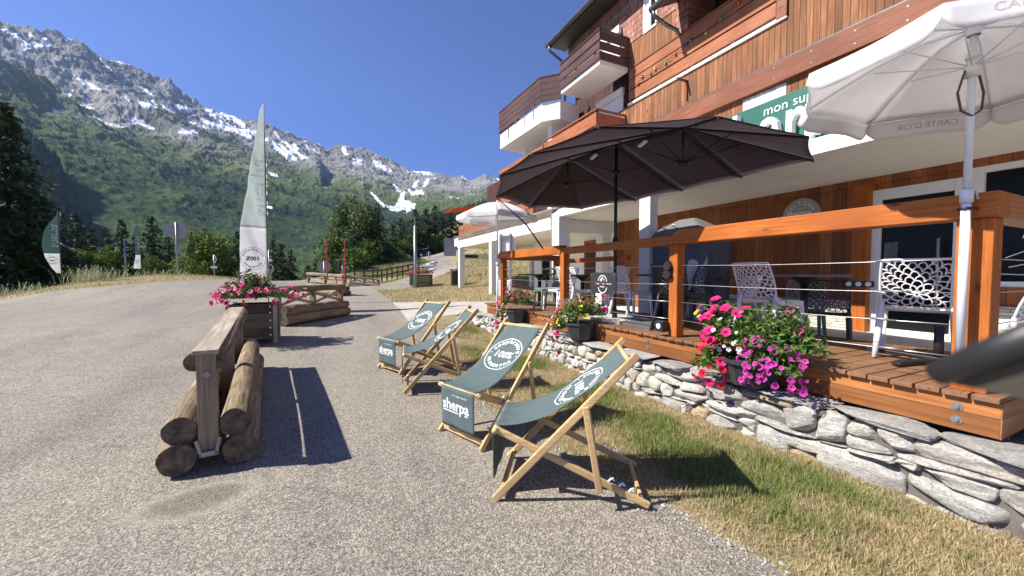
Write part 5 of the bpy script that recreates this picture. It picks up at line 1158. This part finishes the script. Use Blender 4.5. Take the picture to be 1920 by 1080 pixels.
def table(x,y,z,label,sz=.35,round_=False,h=.72,mt=None,rz=10):
    T=thing('bistro_table',label,'table',(x,y,z),rad(rz),'bistro tables on the terrace')
    if round_: obj('top',MB().lathe((0,0,0),[(0,h-.03),(sz,h-.03),(sz,h),(0,h)],28),mt or M_tt2,T)
    else: obj('top',MB().box(-sz,sz,-sz,sz,h-.03,h),mt or M_tt2,T,bev=.006)
    obj('collar',MB().lathe((0,0,0),[(.03,h-.12),(.13,h-.05),(.16,h-.031),(0,h-.031)],14),M_black,T); obj('column',MB().tube([(0,0,.04),(0,0,h-.05)],.04,12),M_black,T,True)
    m=MB()
    for k in range(4): a=k*math.pi/2+.6; m.bar((0,0,.035),(.30*math.cos(a),.30*math.sin(a),.022),.07,.04)
    obj('foot_cross',m,M_black,T,bev=.006); return T
table(5.02,2.60,.5,'square brownish bistro table right of the white chair above the nearest flower pot',.40,False,.91,M_ttop,25)
table(6.1,4.62,.5,'dark bistro table right of the second railing post, far under the canopy',.36,False,.86)
table(4.5,4.28,D_,'dark round bistro table just left of the second railing post',.36,True,.70)
table(4.35,6.05,D_,'dark bistro table left of the black notice board',.34,True,.69)
table(4.2,7.45,D_,'dark bistro table in the far corner of the deck',.36,False,.70)
table(6.7,.55,.5,'pale topped bistro table beyond the nearest railing post at the right edge',.40,False,.92,plain('table_top_beige',(.42,.34,.27),.4,0,.06,6,.05))
o=thing('power_strip','black box with three white round knobs hanging under the square brownish table','box',(5.27,2.2,1.27)); o.rotation_euler=(0,0,rad(25))
obj('housing',MB().box(-.03,.03,-.13,.13,0,.07),M_black,o,bev=.01)
for k in(-.08,0,.08): obj('knob',MB().tube([(-.036,k,.035),(-.03,k,.035)],.026,12),M_letter,o)
o=thing('parasol_base','black cross shaped parasol foot on the deck beside the nearest railing post','parasol base',(4.32,1.28,D_)); obj('cross',MB().bar((-.42,.1,.02),(.42,-.05,.02),.06,.03).bar((.05,-.42,.02),(-.05,.42,.05),.06,.03),M_black,o,bev=.004); obj('socket',MB().tube([(0,0,.03),(0,0,.3)],.03,10),M_black,o,True)
# stone slabs beside the second post
o=obj('stone_slab',MB().box(3.66,4.25,3.62,4.16,D_,D_+.05),plain('slate_slab',(.10,.105,.11),.8,0,.25,8,.6)); tag(o,'dark grey flat stone slab on the deck left of the second railing post','slab')
o=obj('stone_slab',MB().box(3.62,4.3,4.17,5.0,D_,D_+.045),plain('pale_slab',(.46,.46,.44),.8,0,.2,8,.6)); tag(o,'pale grey flat slab on the deck behind the feathery grass pot','slab')
# notice board hung on the cables
o=thing('notice_board','small black notice board with mountain emblem hanging on the railing cables','sign',(3.505,4.39,1.285)); bw=lambda u,v,w:(-.008-w,-u,v)
obj('board',MB().box(-.006,.006,-.28,.28,-.15,.15),plain('notice_black',(.028,.03,.033),.5,0,.05,6,0),o,bev=.002)
m=MB(); 
def arcb(m,R,a0,a1,w,cx,cy,sy=1):
    k=18; v=[]
    for i in range(k+1):
        t=rad(a0+(a1-a0)*i/k); v+=[bw(cx+R*math.cos(t),cy+sy*R*math.sin(t),0),bw(cx+(R-w)*math.cos(t),cy+sy*(R-w)*math.sin(t),0)]
    m.add(v,[(2*i,2*i+2,2*i+3,2*i+1) for i in range(k)])
arcb(m,.10,5,170,.012,0,.015); arcb(m,.10,190,350,.013,0,-.045)
for q in([(-.06,.04),(-.0,.095),(.012,.085),(-.045,.03)],[(0,.095),(.05,.035),(.038,.035),(-.005,.08)],[(-.02,.05),(0,.07),(-.01,.03),(-.03,.02)]): m.add([bw(a,b_,0) for a,b_ in q],[(0,1,2,3)])
addtext(m,'œur     on    erroir',.043,lambda u,v,w:bw(u-.135,v-.02,w)); addtext(m,'montagne',.024,lambda u,v,w:bw(u-.055,v-.058,w),off=.0008); obj('white_emblem',m,M_print,o)
m=MB()
for c,u0 in(('C',-.172),('M',-.052),('T',.052)): addtext(m,c,.06,lambda u,v,w,u0=u0:bw(u+u0,v-.022,w),off=.001)
obj('red_capitals',m,MR,o)
m=MB()
for a in(-.25,.25):
    for b_ in(-.12,.12): m.tube([(-.012,a,b_),(-.006,a,b_)],.012,8)
obj('screw',m,M_metal,o)
# covered cabinet and white cloth
M_tarp=clothmat('tarpaulin',(.11,.125,.155),0,.55); o=thing('covered_cabinet','tall dark blue-grey tarpaulin covered cabinet beside the white pillar','cabinet',(6.08,5.13,.5))
def tarp(a,b_):
    t=a*2*math.pi; sx,sy=.42,.62; c,s_=math.cos(t),math.sin(t); k=1/max(abs(c),abs(s_)); k=k*.7+.3*min(k,1.15); z=1.62*b_; w=1+.03*math.sin(t*9+b_*2)*(1-b_*.4)
    return (sx*c*k*w*(1-.03*b_),sy*s_*k*w*(1-.03*b_),z)
obj('cover',MB().grid(tarp,72,12),M_tarp,o,True)
def hood(a,b_):
    t=a*2*math.pi; c,s_=math.cos(t),math.sin(t); k=1/max(abs(c),abs(s_)); k=k*.7+.3*min(k,1.15); f=1-b_; return (.46*c*k*(.12+.88*f**.9),.68*s_*k*(.25+.75*f),1.60+.34*b_**.85-(.05 if b_==0 else 0))
obj('hood',MB().grid(hood,48,8),clothmat('tarpaulin_hood',(.16,.16,.165),0,.6),o,True)
m=MB()
for y,z in((.25,1.78),(.02,1.80)): m.tube([(-.36,y,z),(-.34,y,z)],.03,8)
obj('eyelet',m,M_letter,o)
o=thing('draped_cloth','crumpled white cloth hanging in front of the covered cabinet','cloth',(5.16,4.20,.66))
def cl(a,b_): y=(a-.5)*.34; z=.95*(1-b_*.98)+.10*math.cos(a*9)*(1-b_)-.09*(1-b_)*a; return (.05*math.sin(a*14+b_*3)+.03*math.sin(b_*11+a*4)-.06*b_,y*(1-.15*b_),z)
obj('cloth',MB().grid(cl,26,26),clothmat('white_cloth',(.72,.73,.72),.1),o,True,solid=.006)
o=thing('book_shelf','small wooden shelf of books on the wall behind the second railing post','shelf',(FX-.25,6.05,1.45)); obj('case',MB().box(0,.24,-.45,.45,-.02,.0).box(0,.24,-.45,.45,.5,.52).box(0,.24,-.45,-.43,0,.5).box(0,.24,.43,.45,0,.5),M_shopwood,o)
for k in range(9): obj('book',MB().bar((.1,.35-k*.07,.0),(.1,.33-k*.07,.26),.16,.03,(0,1,0)),plain('book_cover_%d'%k,[(.5,.5,.55),(.2,.3,.5),(.5,.15,.1)][k%3],.6),o)
# ---------------- parasols ----------------
M_wcloth=clothmat('parasol_canvas',(.86,.86,.87),.50,.8); M_wpole=plain('white_pole',(.72,.74,.78),.35,0,.04,8,.02); M_gold=plain('faded_gold_print',(.42,.38,.37),.7,0,.05,9,0); M_goldb=plain('gold_print',(.50,.42,.30),.6,0,.05,9,0)
def white_parasol(label,x,y,zb,zr,zp,a0,R=.92,n=8,tx_=0,ty_=0):
    T=thing('white_parasol',label,'parasol',(x,y,0)); sk=T
    rim=[Vector((R*math.cos(rad(a0+360/n*k)),R*math.sin(rad(a0+360/n*k)),zr+R*(tx_*math.cos(rad(a0+360/n*k))+ty_*math.sin(rad(a0+360/n*k))))) for k in range(n)]; ap=Vector((0,0,zp))
    m=MB()
    for k in range(n):
        a,b_=rim[k],rim[(k+1)%n]
        def gore(s,t,a=a,b_=b_):
            e=a.lerp(b_,s); inn=1-.045*math.sin(math.pi*s)*t; p=ap.lerp(e,t*1.0); p=Vector((p.x*inn,p.y*inn,p.z+.055*math.sin(math.pi*t**.8)*(1-.35*math.sin(math.pi*s)))); return p
        m.grid(gore,8,12)
    obj('canopy',m,M_wcloth,T,True,solid=.003)
    vm=MB(); tx=MB()
    for k in range(n):
        a,b_=rim[k],rim[(k+1)%n]
        def val(s,t,a=a,b_=b_,w=0):
            e=a.lerp(b_,s); inn=(1-.045*math.sin(math.pi*s)); r_=1+.02*t; sc_=min(1,(min(s,1-s)*9))**.5; nn=Vector((e.x,e.y,0)).normalized()
            return Vector((e.x*inn*r_,e.y*inn*r_,e.z-.002-t*.125*(.55+.45*sc_)+.0))+nn*(w+.012*math.sin(s*9+k)*t)
        vm.grid(val,18,4)
        if k%2==(0 if label.startswith('near') else 1):
            L_=(b_-a).length
            for side in(1,-1): addtext(tx,"CARTE D'OR",.058,lambda u,v,w,val=val,side=side,L_=L_:val(.5+u/L_,.62-v/.125,w=.0035*side),'CENTER',off=.0)
    obj('valance',vm,M_wcloth,T,True,solid=.003); obj('lettering',tx,M_gold,T)
    for k in range(n):
        e=rim[k]; 
        rb=obj('rib',MB().tube([ap-Vector((0,0,.03))]+[ap.lerp(e,t)+Vector((0,0,.055*math.sin(math.pi*t**.8)-.012)) for t in(.25,.5,.75)]+[e-Vector((0,0,.008))],.005,6),M_wpole,T,True)
        obj('stretcher',MB().tube([(0.02*math.cos(rad(a0+45*k)),0.02*math.sin(rad(a0+45*k)),zp-.24),ap.lerp(e,.52)+Vector((0,0,.02))],.004,5),M_wpole,rb,True)
    obj('runner',MB().lathe((0,0,zp-.30),[(.0,0),(.034,0),(.034,.05),(.024,.06),(.024,.10),(.03,.10),(.03,.125),(0,.125)],14),M_wpole,T,True); obj('hub',MB().lathe((0,0,zp-.07),[(.03,0),(.035,.05),(.02,.075),(.012,.12),(0,.125)],12),M_wpole,T,True)
    obj('pole',MB().tube([(0,0,zb),(0,0,(zb+zp)*.5)],.0215,14).tube([(0,0,(zb+zp)*.5-.02),(0,0,zp)],.0175,14),M_wpole,T,True); obj('clamp',MB().lathe((0,0,(zb+zp)*.5-.06+(.0)),[(.022,0),(.029,0),(.029,.075),(.022,.075)],16).tube([(.03,.0,(zb+zp)*.5),(.06,-.02,(zb+zp)*.5+.02),(.06,-.03,(zb+zp)*.5-.04)],.008,6),M_wpole,T,True)
    return T
wp=white_parasol('near white parasol with scalloped valance, cut off by the top right of the photo',3.375,.912,.93,2.61,2.86,8.6,.835,8,-.054,.02)
obj('cord',MB().tube([(-.02,.02,2.60),(-.05,.02,2.56),(-.085,.03,2.46),(-.06,.02,2.36),(-.01,-.01,2.33),(.05,-.03,2.37),(.07,-.03,2.47),(.02,-.02,2.58)],.006,6),plain('brown_cord',(.12,.05,.045),.7),wp,True)
o=obj('tie',MB().tube([(.00,.03,1.80),(-.03,.0,1.80),(0,-.03,1.80),(.06,-.03,1.80),(.1,.0,1.805),(.06,.03,1.80),(0,.03,1.80)],.008,6),M_black,wp,True)
white_parasol('white parasol with faded print at the far end of the deck, beyond the dark one',3.38,7.92,.30,2.70,3.0,22.5,.90)
# big dark double parasol
M_dcloth=clothmat('dark_canvas',(.050,.026,.031),.10,.75); _b=M_dcloth.node_tree.nodes['Principled BSDF']; _b.inputs['Sheen Weight'].default_value=.6; _b.inputs['Sheen Roughness'].default_value=.35; _b.inputs['Sheen Tint'].default_value=(.8,.75,1,1)
T=thing('double_parasol','large dark brown double parasol on a black pole standing on the deck','parasol',(0,0,0))
rimp=[(2.36,3.05),(2.10,3.95),(2.16,5.0),(2.70,6.40),(3.77,7.15),(4.89,6.85),(5.23,5.6),(5.30,4.6),(5.33,3.6),(5.26,2.66),(4.22,2.18),(3.1,2.32)]; zr=2.80
ridge=[Vector((3.80,3.30,3.15)),Vector((3.86,4.55,3.35)),Vector((3.80,5.75,3.42))]; hub_of=[0,0,1,2,2,2,2,1,0,0,0,0]
rim=[Vector((x,y,zr)) for x,y in rimp]; rim[0].z=2.84; rim[10].z=2.75; rim[9].z=2.78; n=len(rim)
m=MB()
for k in range(n):
    a,b_=rim[k],rim[(k+1)%n]; ha,hb=ridge[hub_of[k]],ridge[hub_of[(k+1)%n]]; cc_=(a+b_)/2
    def gore(s,t,a=a,b_=b_,ha=ha,hb=hb):
        h_=ha.lerp(hb,s); e=a.lerp(b_,s); p=h_.lerp(e,t*(1-.022*math.sin(math.pi*s)*t)); p=Vector(p); p.z-=.012*math.sin(math.pi*s)*math.sin(math.pi*t); return p
    m.grid(gore,8,12)
obj('canopy',m,M_dcloth,T,True,solid=.004)
rs=MB()
for k in range(n):
    h_=ridge[hub_of[k]]; e=rim[k]; r_=obj('rib',MB().tube([h_+(e-h_)*t+Vector((0,0,-.018)) for t in np.linspace(0.02,1.0,9)],.0105,6),M_black,T,True)
    obj('strut',MB().tube([h_+Vector((0,0,-.42)),h_.lerp(e,.45)+Vector((0,0,-.02))],.008,6),M_black,r_,True)
for h_ in ridge: obj('hub',MB().lathe((h_.x,h_.y,h_.z-.47),[(0,0),(.04,.0),(.05,.03),(.05,.06),(0,.07)],12).lathe((h_.x,h_.y,h_.z-.06),[(0,0),(.05,.0),(.05,.05),(0,.06)],12).tube([(h_.x,h_.y,h_.z-.44),(h_.x,h_.y,h_.z)],.012,6),M_black,T,True)
obj('ridge_bar',MB().tube([ridge[0]-Vector((0,0,.03)),ridge[1]-Vector((0,0,.03)),ridge[2]-Vector((0,0,.03))],.014,6),M_black,T,True)
for a,b_ in((ridge[1].lerp(ridge[0],.45)-Vector((0,0,.09)),.0),(ridge[1].lerp(ridge[2],.42)-Vector((0,0,.09)),0)): obj('lamp_strip',MB().bar(a+Vector((.0,-.07,.02)),a+Vector((0,.07,-.02)),.05,.035),M_letter,T,bev=.008)
obj('pole',MB().tube([(3.86,4.55,D_),(3.86,4.55,3.4)],.024,14),M_black,T,True); obj('crank_box',MB().lathe((3.86,4.55,1.74),[(0,0),(.03,0),(.045,.05),(.05,.12),(.045,.18),(.03,.22),(0,.22)],14),M_black,T,True); obj('crank',MB().tube([(3.86,4.5,1.85),(3.86,4.42,1.85),(3.86,4.42,1.80)],.008,6),M_black,T,True)
obj('foot',MB().lathe((3.86,4.55,D_),[(0,0),(.09,0),(.09,.03),(.04,.05),(.03,.2),(0,.2)],16),M_black,T)
obj('brace_pole',MB().tube([rim[3]-Vector((0,0,.0)),Vector((3.05,6.3,2.55)).lerp(Vector((3.46,5.95,1.87)),.35),Vector((3.46,6.02,1.87))],[.007,.014,.014],8),M_black,T,True)
# ---------------- feather flags ----------------
M_flagprint=clothmat('flag_print',(.93,.94,.95),.6)
M_fgreen=clothmat('flag_green',(.72,.79,.76),.65); M_fwhite=clothmat('flag_white',(.88,.89,.90),.62); M_fdark=clothmat('flag_dark_green',(.20,.31,.29),.55)
def flag(label,base,rz,pole_h,outline,ysplit,textspec,wave=.03,polex=0,mt=None):
    """outline: left edge list of (x<0, z) from bottom to top; pole on x=0; text mirrored because the back of the flag is seen"""
    T=thing('feather_flag',label,'flag',base,rz,'feather flags')
    zs=[z for _,z in outline]; xsL=[x for x,_ in outline]
    def wv(x,z): return wave*math.sin(z*2.1+x*6)*min(1,abs(x)*2.5)+.3*wave*math.sin(z*7+x*19)*min(1,abs(x)*4)
    def fabric(z0,z1,ns):
        def f(a,b_):
            z=z0+(z1-z0)*b_; x=float(np.interp(z,zs,xsL))*a; return Vector((x,wv(x,z),z))
        return MB().grid(f,12,ns)
    obj('lower_panel',fabric(zs[0],ysplit,16),M_fwhite,T,True,solid=.002); obj('upper_panel',fabric(ysplit,zs[-1],50),mt or M_fgreen,T,True,solid=.002)
    obj('pole',MB().tube([(0.012,0,-.3),(0.012,0,pole_h*.75),(polex*.5+.012,0,pole_h)],[.014,.012,.007],8),plain('flag_pole',(.05,.055,.06),.4) if 'flag_pole' not in MATS else MATS['flag_pole'],T,True)
    m=MB();g=MB()
    for kind,cx,cz,size,rot,s in textspec:
        fn=lambda u,v,w,cx=cx,cz=cz,rot=rot:(lambda x,z:Vector((x,wv(x,z)-.004,z)))(cx-(u*math.cos(rot)-v*math.sin(rot)),cz+(u*math.sin(rot)+v*math.cos(rot)))
        if kind=='ring':
            ring(g,size,size*.03,fn); arctext(g,'coopérative',size*.34,size*.70,90,fn,off=.002); arctext(g,'montagne',size*.34,size*.70,-90,fn,inside=True,off=.002); addtext(g,'100%',size*.48,lambda u,v,w:fn(u,v-size*.16,w),'CENTER',off=size*.02)
        else: addtext(m,s,size,fn,'CENTER',off=size*.012)
    obj('white_print',m,M_flagprint,T)
    obj('dark_print',g,plain('flag_ink',(.09,.12,.13),.7),T); return T
zz=gzf(*at(500,600,11)[:2]); bp=at(502,540,11.3); 
big=[(-.70,1.0),(-.72,1.5),(-.68,2.1),(-.66,2.6),(-.58,3.3),(-.48,3.85),(-.34,4.65),(-.22,5.4),(-.11,6.1),(-.02,6.32)]
flag('tallest feather flag, pale green above white, rising behind the flower planter',(bp.x,bp.y,0),rad(30),6.36,big,2.74,[('ring',-.36,1.85,.33,0,''),('t',-.24,3.9,.62,math.pi/2+.0,'sherpa'),('t',-.09,4.6,.12,math.pi/2,'.sherpa.net')],.05)
f1=at(115,533,16); s1=[(-.10,.75),(-.25,1.0),(-.40,1.4),(-.47,1.85),(-.45,2.2),(-.36,2.6),(-.2,2.9),(-.06,3.15),(-.02,3.3)]; s1=[(x,z-.30) for x,z in s1]
flag('nearest of the two small feather flags, dark green over white with mirrored letters',(f1.x,f1.y,f1.z),rad(30),3.0,s1,1.27,[('ring',-.21,.98,.17,0,''),('t',-.20,2.0,.36,math.pi/2,'sherpa')],.03,.10,M_fdark)
f2=at(265,523,21); s2=[(-.30,.55),(-.20,1.2),(-.20,1.8),(-.22,2.3),(-.24,2.6),(-.18,2.82),(-.10,2.9)]
flag('farther small feather flag, narrow, between the lamp pole and the round sign',(f2.x,f2.y,f2.z),rad(30),2.9,s2,1.30,[('ring',-.13,.95,.11,0,''),('t',-.12,2.0,.26,math.pi/2,'sherpa')],.02,0,M_fdark)
# ---------------- poles and signs across the parking area ----------------
def disc_sign(label,base,top,r,mat,rz,name='road_sign',post=.03,edge=M_metal,thick=.02,ry=None):
    T=thing(name,label,'road sign',base,rz); h_=top.z-base[2] if hasattr(top,'z') else top
    obj('post',MB().tube([(0,0,-.3),(0,0,h_+r*.8)],post,8),M_metal,T,True); R2=ry or r
    def dsk(r1,r2,y0,y1): 
        pts=[(r1*math.cos(t),h_+r2*math.sin(t)) for t in np.linspace(0,2*math.pi,37)[:-1]]; return MB().prism(pts,lambda u,v,w:(u,y0+w,v),y1-y0)
    obj('plate',dsk(r,R2,post+.01,post+.01+thick),mat,T); obj('rail',MB().box(-r*.8,r*.8,post,post+.009,h_+R2*.35,h_+R2*.35+.04).box(-r*.8,r*.8,post,post+.009,h_-R2*.45,h_-R2*.45+.04),edge,T); return T
M_sb=plain('sign_back_grey',(.36,.36,.36),.6,.2,.08,3,.05)
b=at(333,517,20); disc_sign('round grey sign seen from behind on a tall post at the far asphalt edge',(b.x,b.y,b.z-.1),at(330,432,20),.49,M_sb,-rad(-15),post=.045,ry=.42)
b=at(608,528,22); disc_sign('round beige backed sign on a short post behind the far log barrier',(b.x,b.y,b.z-.3),at(605,500,22),.36,plain('sign_back_beige',(.36,.30,.22),.7,0,.15,6),-rad(5))
b=at(236,514,26); o=thing('lamp_pole','short grey lamp pole with flat head left of the farther small flag','lamp post',(b.x,b.y,b.z-.3)); obj('pole',MB().tube([(0,0,0),(0,0,2.6)],.06,8),M_metal,o,True); obj('head',MB().box(-.08,.42,-.08,.08,2.56,2.64),M_metal,o,bev=.02)
b=at(402,521,26); o=thing('small_sign','small post with a white arrow plate and box at the far asphalt edge','sign',(b.x,b.y,b.z-.2)); obj('pole',MB().tube([(0,0,0),(0,0,1.75)],.035,6),M_metal,o,True); obj('plate',MB().box(-.18,.18,-.05,-.03,.85,1.0),M_letter,o); obj('arrow',MB().tube([(.05,-.04,1.2),(.14,-.04,1.45),(.05,-.04,1.75)],.03,5),M_letter,o)
b=at(505,532,20); o=thing('small_sign','thin post with small white symbols just right of the tallest flag','sign',(b.x,b.y,b.z-.3)); obj('pole',MB().tube([(0,0,0),(0,0,2.05)],.025,6),M_metal,o,True); obj('plate',MB().box(.0,.14,-.05,-.03,1.45,1.6),M_letter,o); obj('symbol',MB().tube([(.12,-.04,1.0),(.2,-.04,1.15),(.1,-.04,1.3)],.02,5),M_letter,o)
b=at(643,528,30); o=thing('lamp_pole','slim grey lamp pole between the two red uprights','lamp post',(b.x,b.y,b.z-.3)); obj('pole',MB().tube([(0,0,0),(0,0,2.0)],.07,6),M_metal,o,True); obj('head',MB().box(-.5,.1,-.08,.08,1.98,2.06),M_metal,o,bev=.02)
b=hit(779,540); tp=at(785,424,math.hypot(b.x,b.y)*.98); h_=tp.z-b.z
o=thing('street_lamp','tall grey street lamp with curved arm beside the small far planter','street lamp',b); obj('pole',MB().tube([(0,0,-.2),(0,0,.9),(0,0,h_)],[.10,.085,.055],10),M_metal,o,True); obj('arm',MB().tube([(0,0,h_),(-.02,0,h_+.35),(-.2,.0,h_+.62),(-.45,0,h_+.7)],.04,8),M_metal,o,True); obj('head',MB().tube([(-.42,0,h_+.69),(-.62,0,h_+.70),(-.92,0,h_+.68)],[.05,.09,.03],8),M_metal,o,True); o.rotation_euler=(0,0,-rad(22))
a=at(833,480,22);c=at(855,447,22); o=thing('panel_sign','blank grey panel sign seen from behind at the corner of the far arcade','sign',(a.x,a.y,a.z)); o.rotation_euler=(0,0,-rad(16)); ww=22*22/720; hh=c.z-a.z
obj('panel',MB().box(0,ww,-.06,.06,0,hh),M_sb,o,bev=.01); obj('frame',MB().box(-.02,.03,-.07,.07,-.01,hh+.01).box(.03,ww,-.07,.07,hh-.03,hh+.012),M_metal,o); obj('arm',MB().box(ww,ww+.6,-.03,.03,hh*.3,hh*.36).box(ww,ww+.6,-.03,.03,hh*.7,hh*.76),M_metal,o)
b=at(852,538,19.5); o=thing('waste_bin','dark waste bin beside the first arcade pillar','bin',(b.x,b.y,gzf(b.x,b.y))); obj('body',MB().box(-.15,.15,-.15,.15,.0,.75),M_dark,o,bev=.02); obj('roof',MB().box(-.24,.2,-.2,.2,.80,.84).box(-.16,-.12,-.1,.1,.7,.8).box(.12,.16,-.1,.1,.7,.8),M_metal,o)
# oval sign behind the far deck corner
o=thing('oval_sign','tall oval white sign seen edge-on behind the far corner of the deck','sign',(4.35,9.6,.45)); o.rotation_euler=(0,0,rad(-40)); pts=[(.26*math.cos(t),1.72+.42*math.sin(t)) for t in np.linspace(0,2*math.pi,37)[:-1]]
obj('plate',MB().prism(pts,lambda u,v,w:(u,w,v),.05),M_cream,o,bev=.008); obj('post',MB().box(-.16,-.12,-.06,-.01,0,2.05).box(.12,.16,-.06,-.01,0,2.05).box(-.16,.16,-.06,-.01,1.95,2.0),M_metal,o); obj('box',MB().box(-.2,.2,-.2,-.061,.35,.8),M_pvc,o,bev=.02)
# field fence up the slope
fp=[hit(630,531),hit(665,531)]+[hit(px,py) for px,py in((700,530),(716,528),(735,524),(755,520),(775,515),(795,511))]
FE=thing('field_fence','long low brown wooden rail fence running up beside the road to the hill','fence',fp[0])
M_fw=wood('fence_wood',(.085,.07,.05),(.17,.14,.105),'x',1,.85,False)
loc=[p-fp[0] for p in fp]
for a,b_ in zip(loc[:-1],loc[1:]):
    for t in(0,.5): q=a.lerp(b_,t); obj('fence_post',MB().box(q.x-.07,q.x+.07,q.y-.07,q.y+.07,q.z-.2,q.z+1.25),M_fw,FE)
    for hz in(.62,1.12): obj('fence_rail',MB().bar(a+Vector((0,-.09,hz)),b_+Vector((0,-.09,hz)),.05,.13),M_fw,FE)
# boulders at the bend
rs=random.Random(77)
for i,(px,py,s_,lab) in enumerate(((800,505,.75,'largest pale boulder at the end of the field fence'),(808,497,.6,'flat pale boulder at the bend, upper of the roadside boulders'),(792,504,.5,'grey boulder left of the largest one at the end of the fence'),(810,506,.35,'small boulder right of the largest one at the fence end'),(815,492,.4,'small dark boulder highest up at the road bend'))):
    p=hit(px,py+2); V=[];F=[];Cc=[]; stone(V,F,Cc,(0,0,s_*.3),(s_*1.2,s_*.8,s_*.6),.2,rs,scol(),2.6); m=MB();m.v=V;m.f=F; o=obj('boulder',m,M_stone,None,True,cols=Cc); o.location=p; tag(o,lab,'boulder','boulders at the road bend')
# parked car, tail gate open
p=at(779,483.5,75); M_car=plain('dark_blue_paint',(.012,.016,.035),.25,.3,.1,2,0,.6)
C_=thing('parked_car','dark blue estate car with open tailgate parked where the road bends','car',(p.x,p.y,p.z)); C_.rotation_euler=(0,0,-rad(22)); C_.scale=(1.05,1.05,1.05)
prof=[(-2.2,.35),(-2.2,.75),(-2.0,.92),(-1.15,1.02),(-.55,1.45),(1.2,1.48),(1.95,1.35),(2.15,.95),(2.2,.35)]
obj('body',MB().prism(prof,lambda u,v,w:(u,w-.88,v),1.76),M_car,C_,bev=.06)
gl=[(-.95,1.05),(-.48,1.38),(1.15,1.41),(1.75,1.3),(1.9,1.05)]; obj('side_window',MB().prism(gl,lambda u,v,w:(u,w-.885,v),.01).prism(gl,lambda u,v,w:(u,w+.875,v),.01),M_glassd,C_)
for sx in(-1.4,1.35):
    for sy in(-.8,.8): wh=obj('wheel',MB().tube([(sx,sy-.11,.34),(sx,sy+.11,.34)],.34,20),M_black,C_,True); obj('rim',MB().tube([(sx,sy-.12,.34),(sx,sy+.12,.34)],.2,12),M_metal,wh)
obj('tailgate',MB().bar((1.3,0,1.56),(2.35,0,1.72),1.4,.05,(0,0,1)),plain('glare_paint',(.6,.62,.65),.15,.6),C_,bev=.02)  # pale colour paints the white glare onto the raised tailgate
for sy in(-.7,.7): obj('tail_light',MB().box(2.1,2.2,sy-.1,sy+.1,.8,1.1),plain('tail_red',(.4,.02,.02),.3) if 'tail_red' not in MATS else MATS['tail_red'],C_); obj('headlight',MB().box(-2.21,-2.1,sy-.12,sy+.12,.7,.85),M_letter,C_)
b=at(804,490,62); disc_sign('small red-rimmed round sign on a pole right of the parked car',(b.x,b.y,b.z),at(804,475.5,62),.34,plain('sign_red_back',(.22,.08,.07),.6,0,.3,8),-rad(20),ry=.46)
# ---------------- small things in the scene ----------------
o=thing('projecting_sign','white flat projecting sign with dark lettering under the far arcade','sign',(5.9,18.6,2.15)); obj('plate',MB().box(0,1.6,-.04,.04,0,.28),M_pvc,o,bev=.01); obj('panel',MB().box(.25,.95,-.045,.041,.06,.22),M_dark,o)
# dark edge of something held close to the lens (far out of focus)
a=at(1752,704,.27); b=at(1990,612,.205); o=thing('held_edge','blurred black bar over grey-green fabric poking in from the right edge close to the lens','bar',a)
obj('bar',MB().tube([Vector((0,0,0)),(b-a)*.05,(b-a)],[.004,.0085,.0092],14),M_black,o,True); c1=at(1755,712,.27)-a;c2=at(1990,762,.215)-a; c3=(b-a)
obj('fabric',MB().add([(0,0,0),tuple(c3),tuple(c2),tuple(c1)],[(0,1,2,3)]),clothmat('olive_grey_fabric',(.075,.070,.055),0),o,solid=.002)
# ---------------- air ----------------
hm=bpy.data.materials.new('haze_air'); hm.use_nodes=True; nt=hm.node_tree; nt.nodes.remove(nt.nodes['Principled BSDF']); pv=nt.nodes.new('ShaderNodeVolumePrincipled')
pv.inputs['Color'].default_value=(.45,.66,1,1); pv.inputs['Density'].default_value=HAZE; pv.inputs['Anisotropy'].default_value=.25; nt.links.new(pv.outputs[0],nt.nodes['Material Output'].inputs['Volume'])
hz=obj('haze',MB().box(-4500,4300,-300,4500,-130,1950),hm); struct(hz,'stuff')
# loose gravel and crumbs along the asphalt edge
rs=np.random.RandomState(31); k=5000; ys=rs.uniform(.6,9,k)**1.0; 
xe=np.interp(ys,[.1,.7,1.2,1.75,2.4,3.0,3.8,4.6,5.4,6.4,9],[2.15,2.02,1.9,1.82,1.66,1.62,1.46,1.5,1.36,1.42,1.9]); xs=xe+np.abs(rs.randn(k))*-.10+.05+rs.randn(k)*.03; zsn=gz(xs,ys)
base=np.array([(1,0,0),(0,1,0),(-1,0,0),(0,-1,0),(0,0,.8),(0,0,-.6)],float); F0=np.array([(0,1,4),(1,2,4),(2,3,4),(3,0,4),(1,0,5),(2,1,5),(3,2,5),(0,3,5)])
sz=rs.uniform(.003,.009,k)*np.where(rs.rand(k)<.05,2,1); V=(base[None]*rs.uniform(.6,1.3,(k,6,1)))*sz[:,None,None]+np.stack([xs,ys,zsn+sz*.4],-1)[:,None,:]; F=(F0[None]+np.arange(k)[:,None,None]*6).reshape(-1,3)
g_=rs.uniform(.18,.5,k); cg=np.repeat(np.c_[g_,g_*.95,g_*.86,np.ones(k)],6,0); struct(npobj('gravel',V.reshape(-1,3),F,vcmat('gravel_surface',.9,0),cols=cg),'stuff')
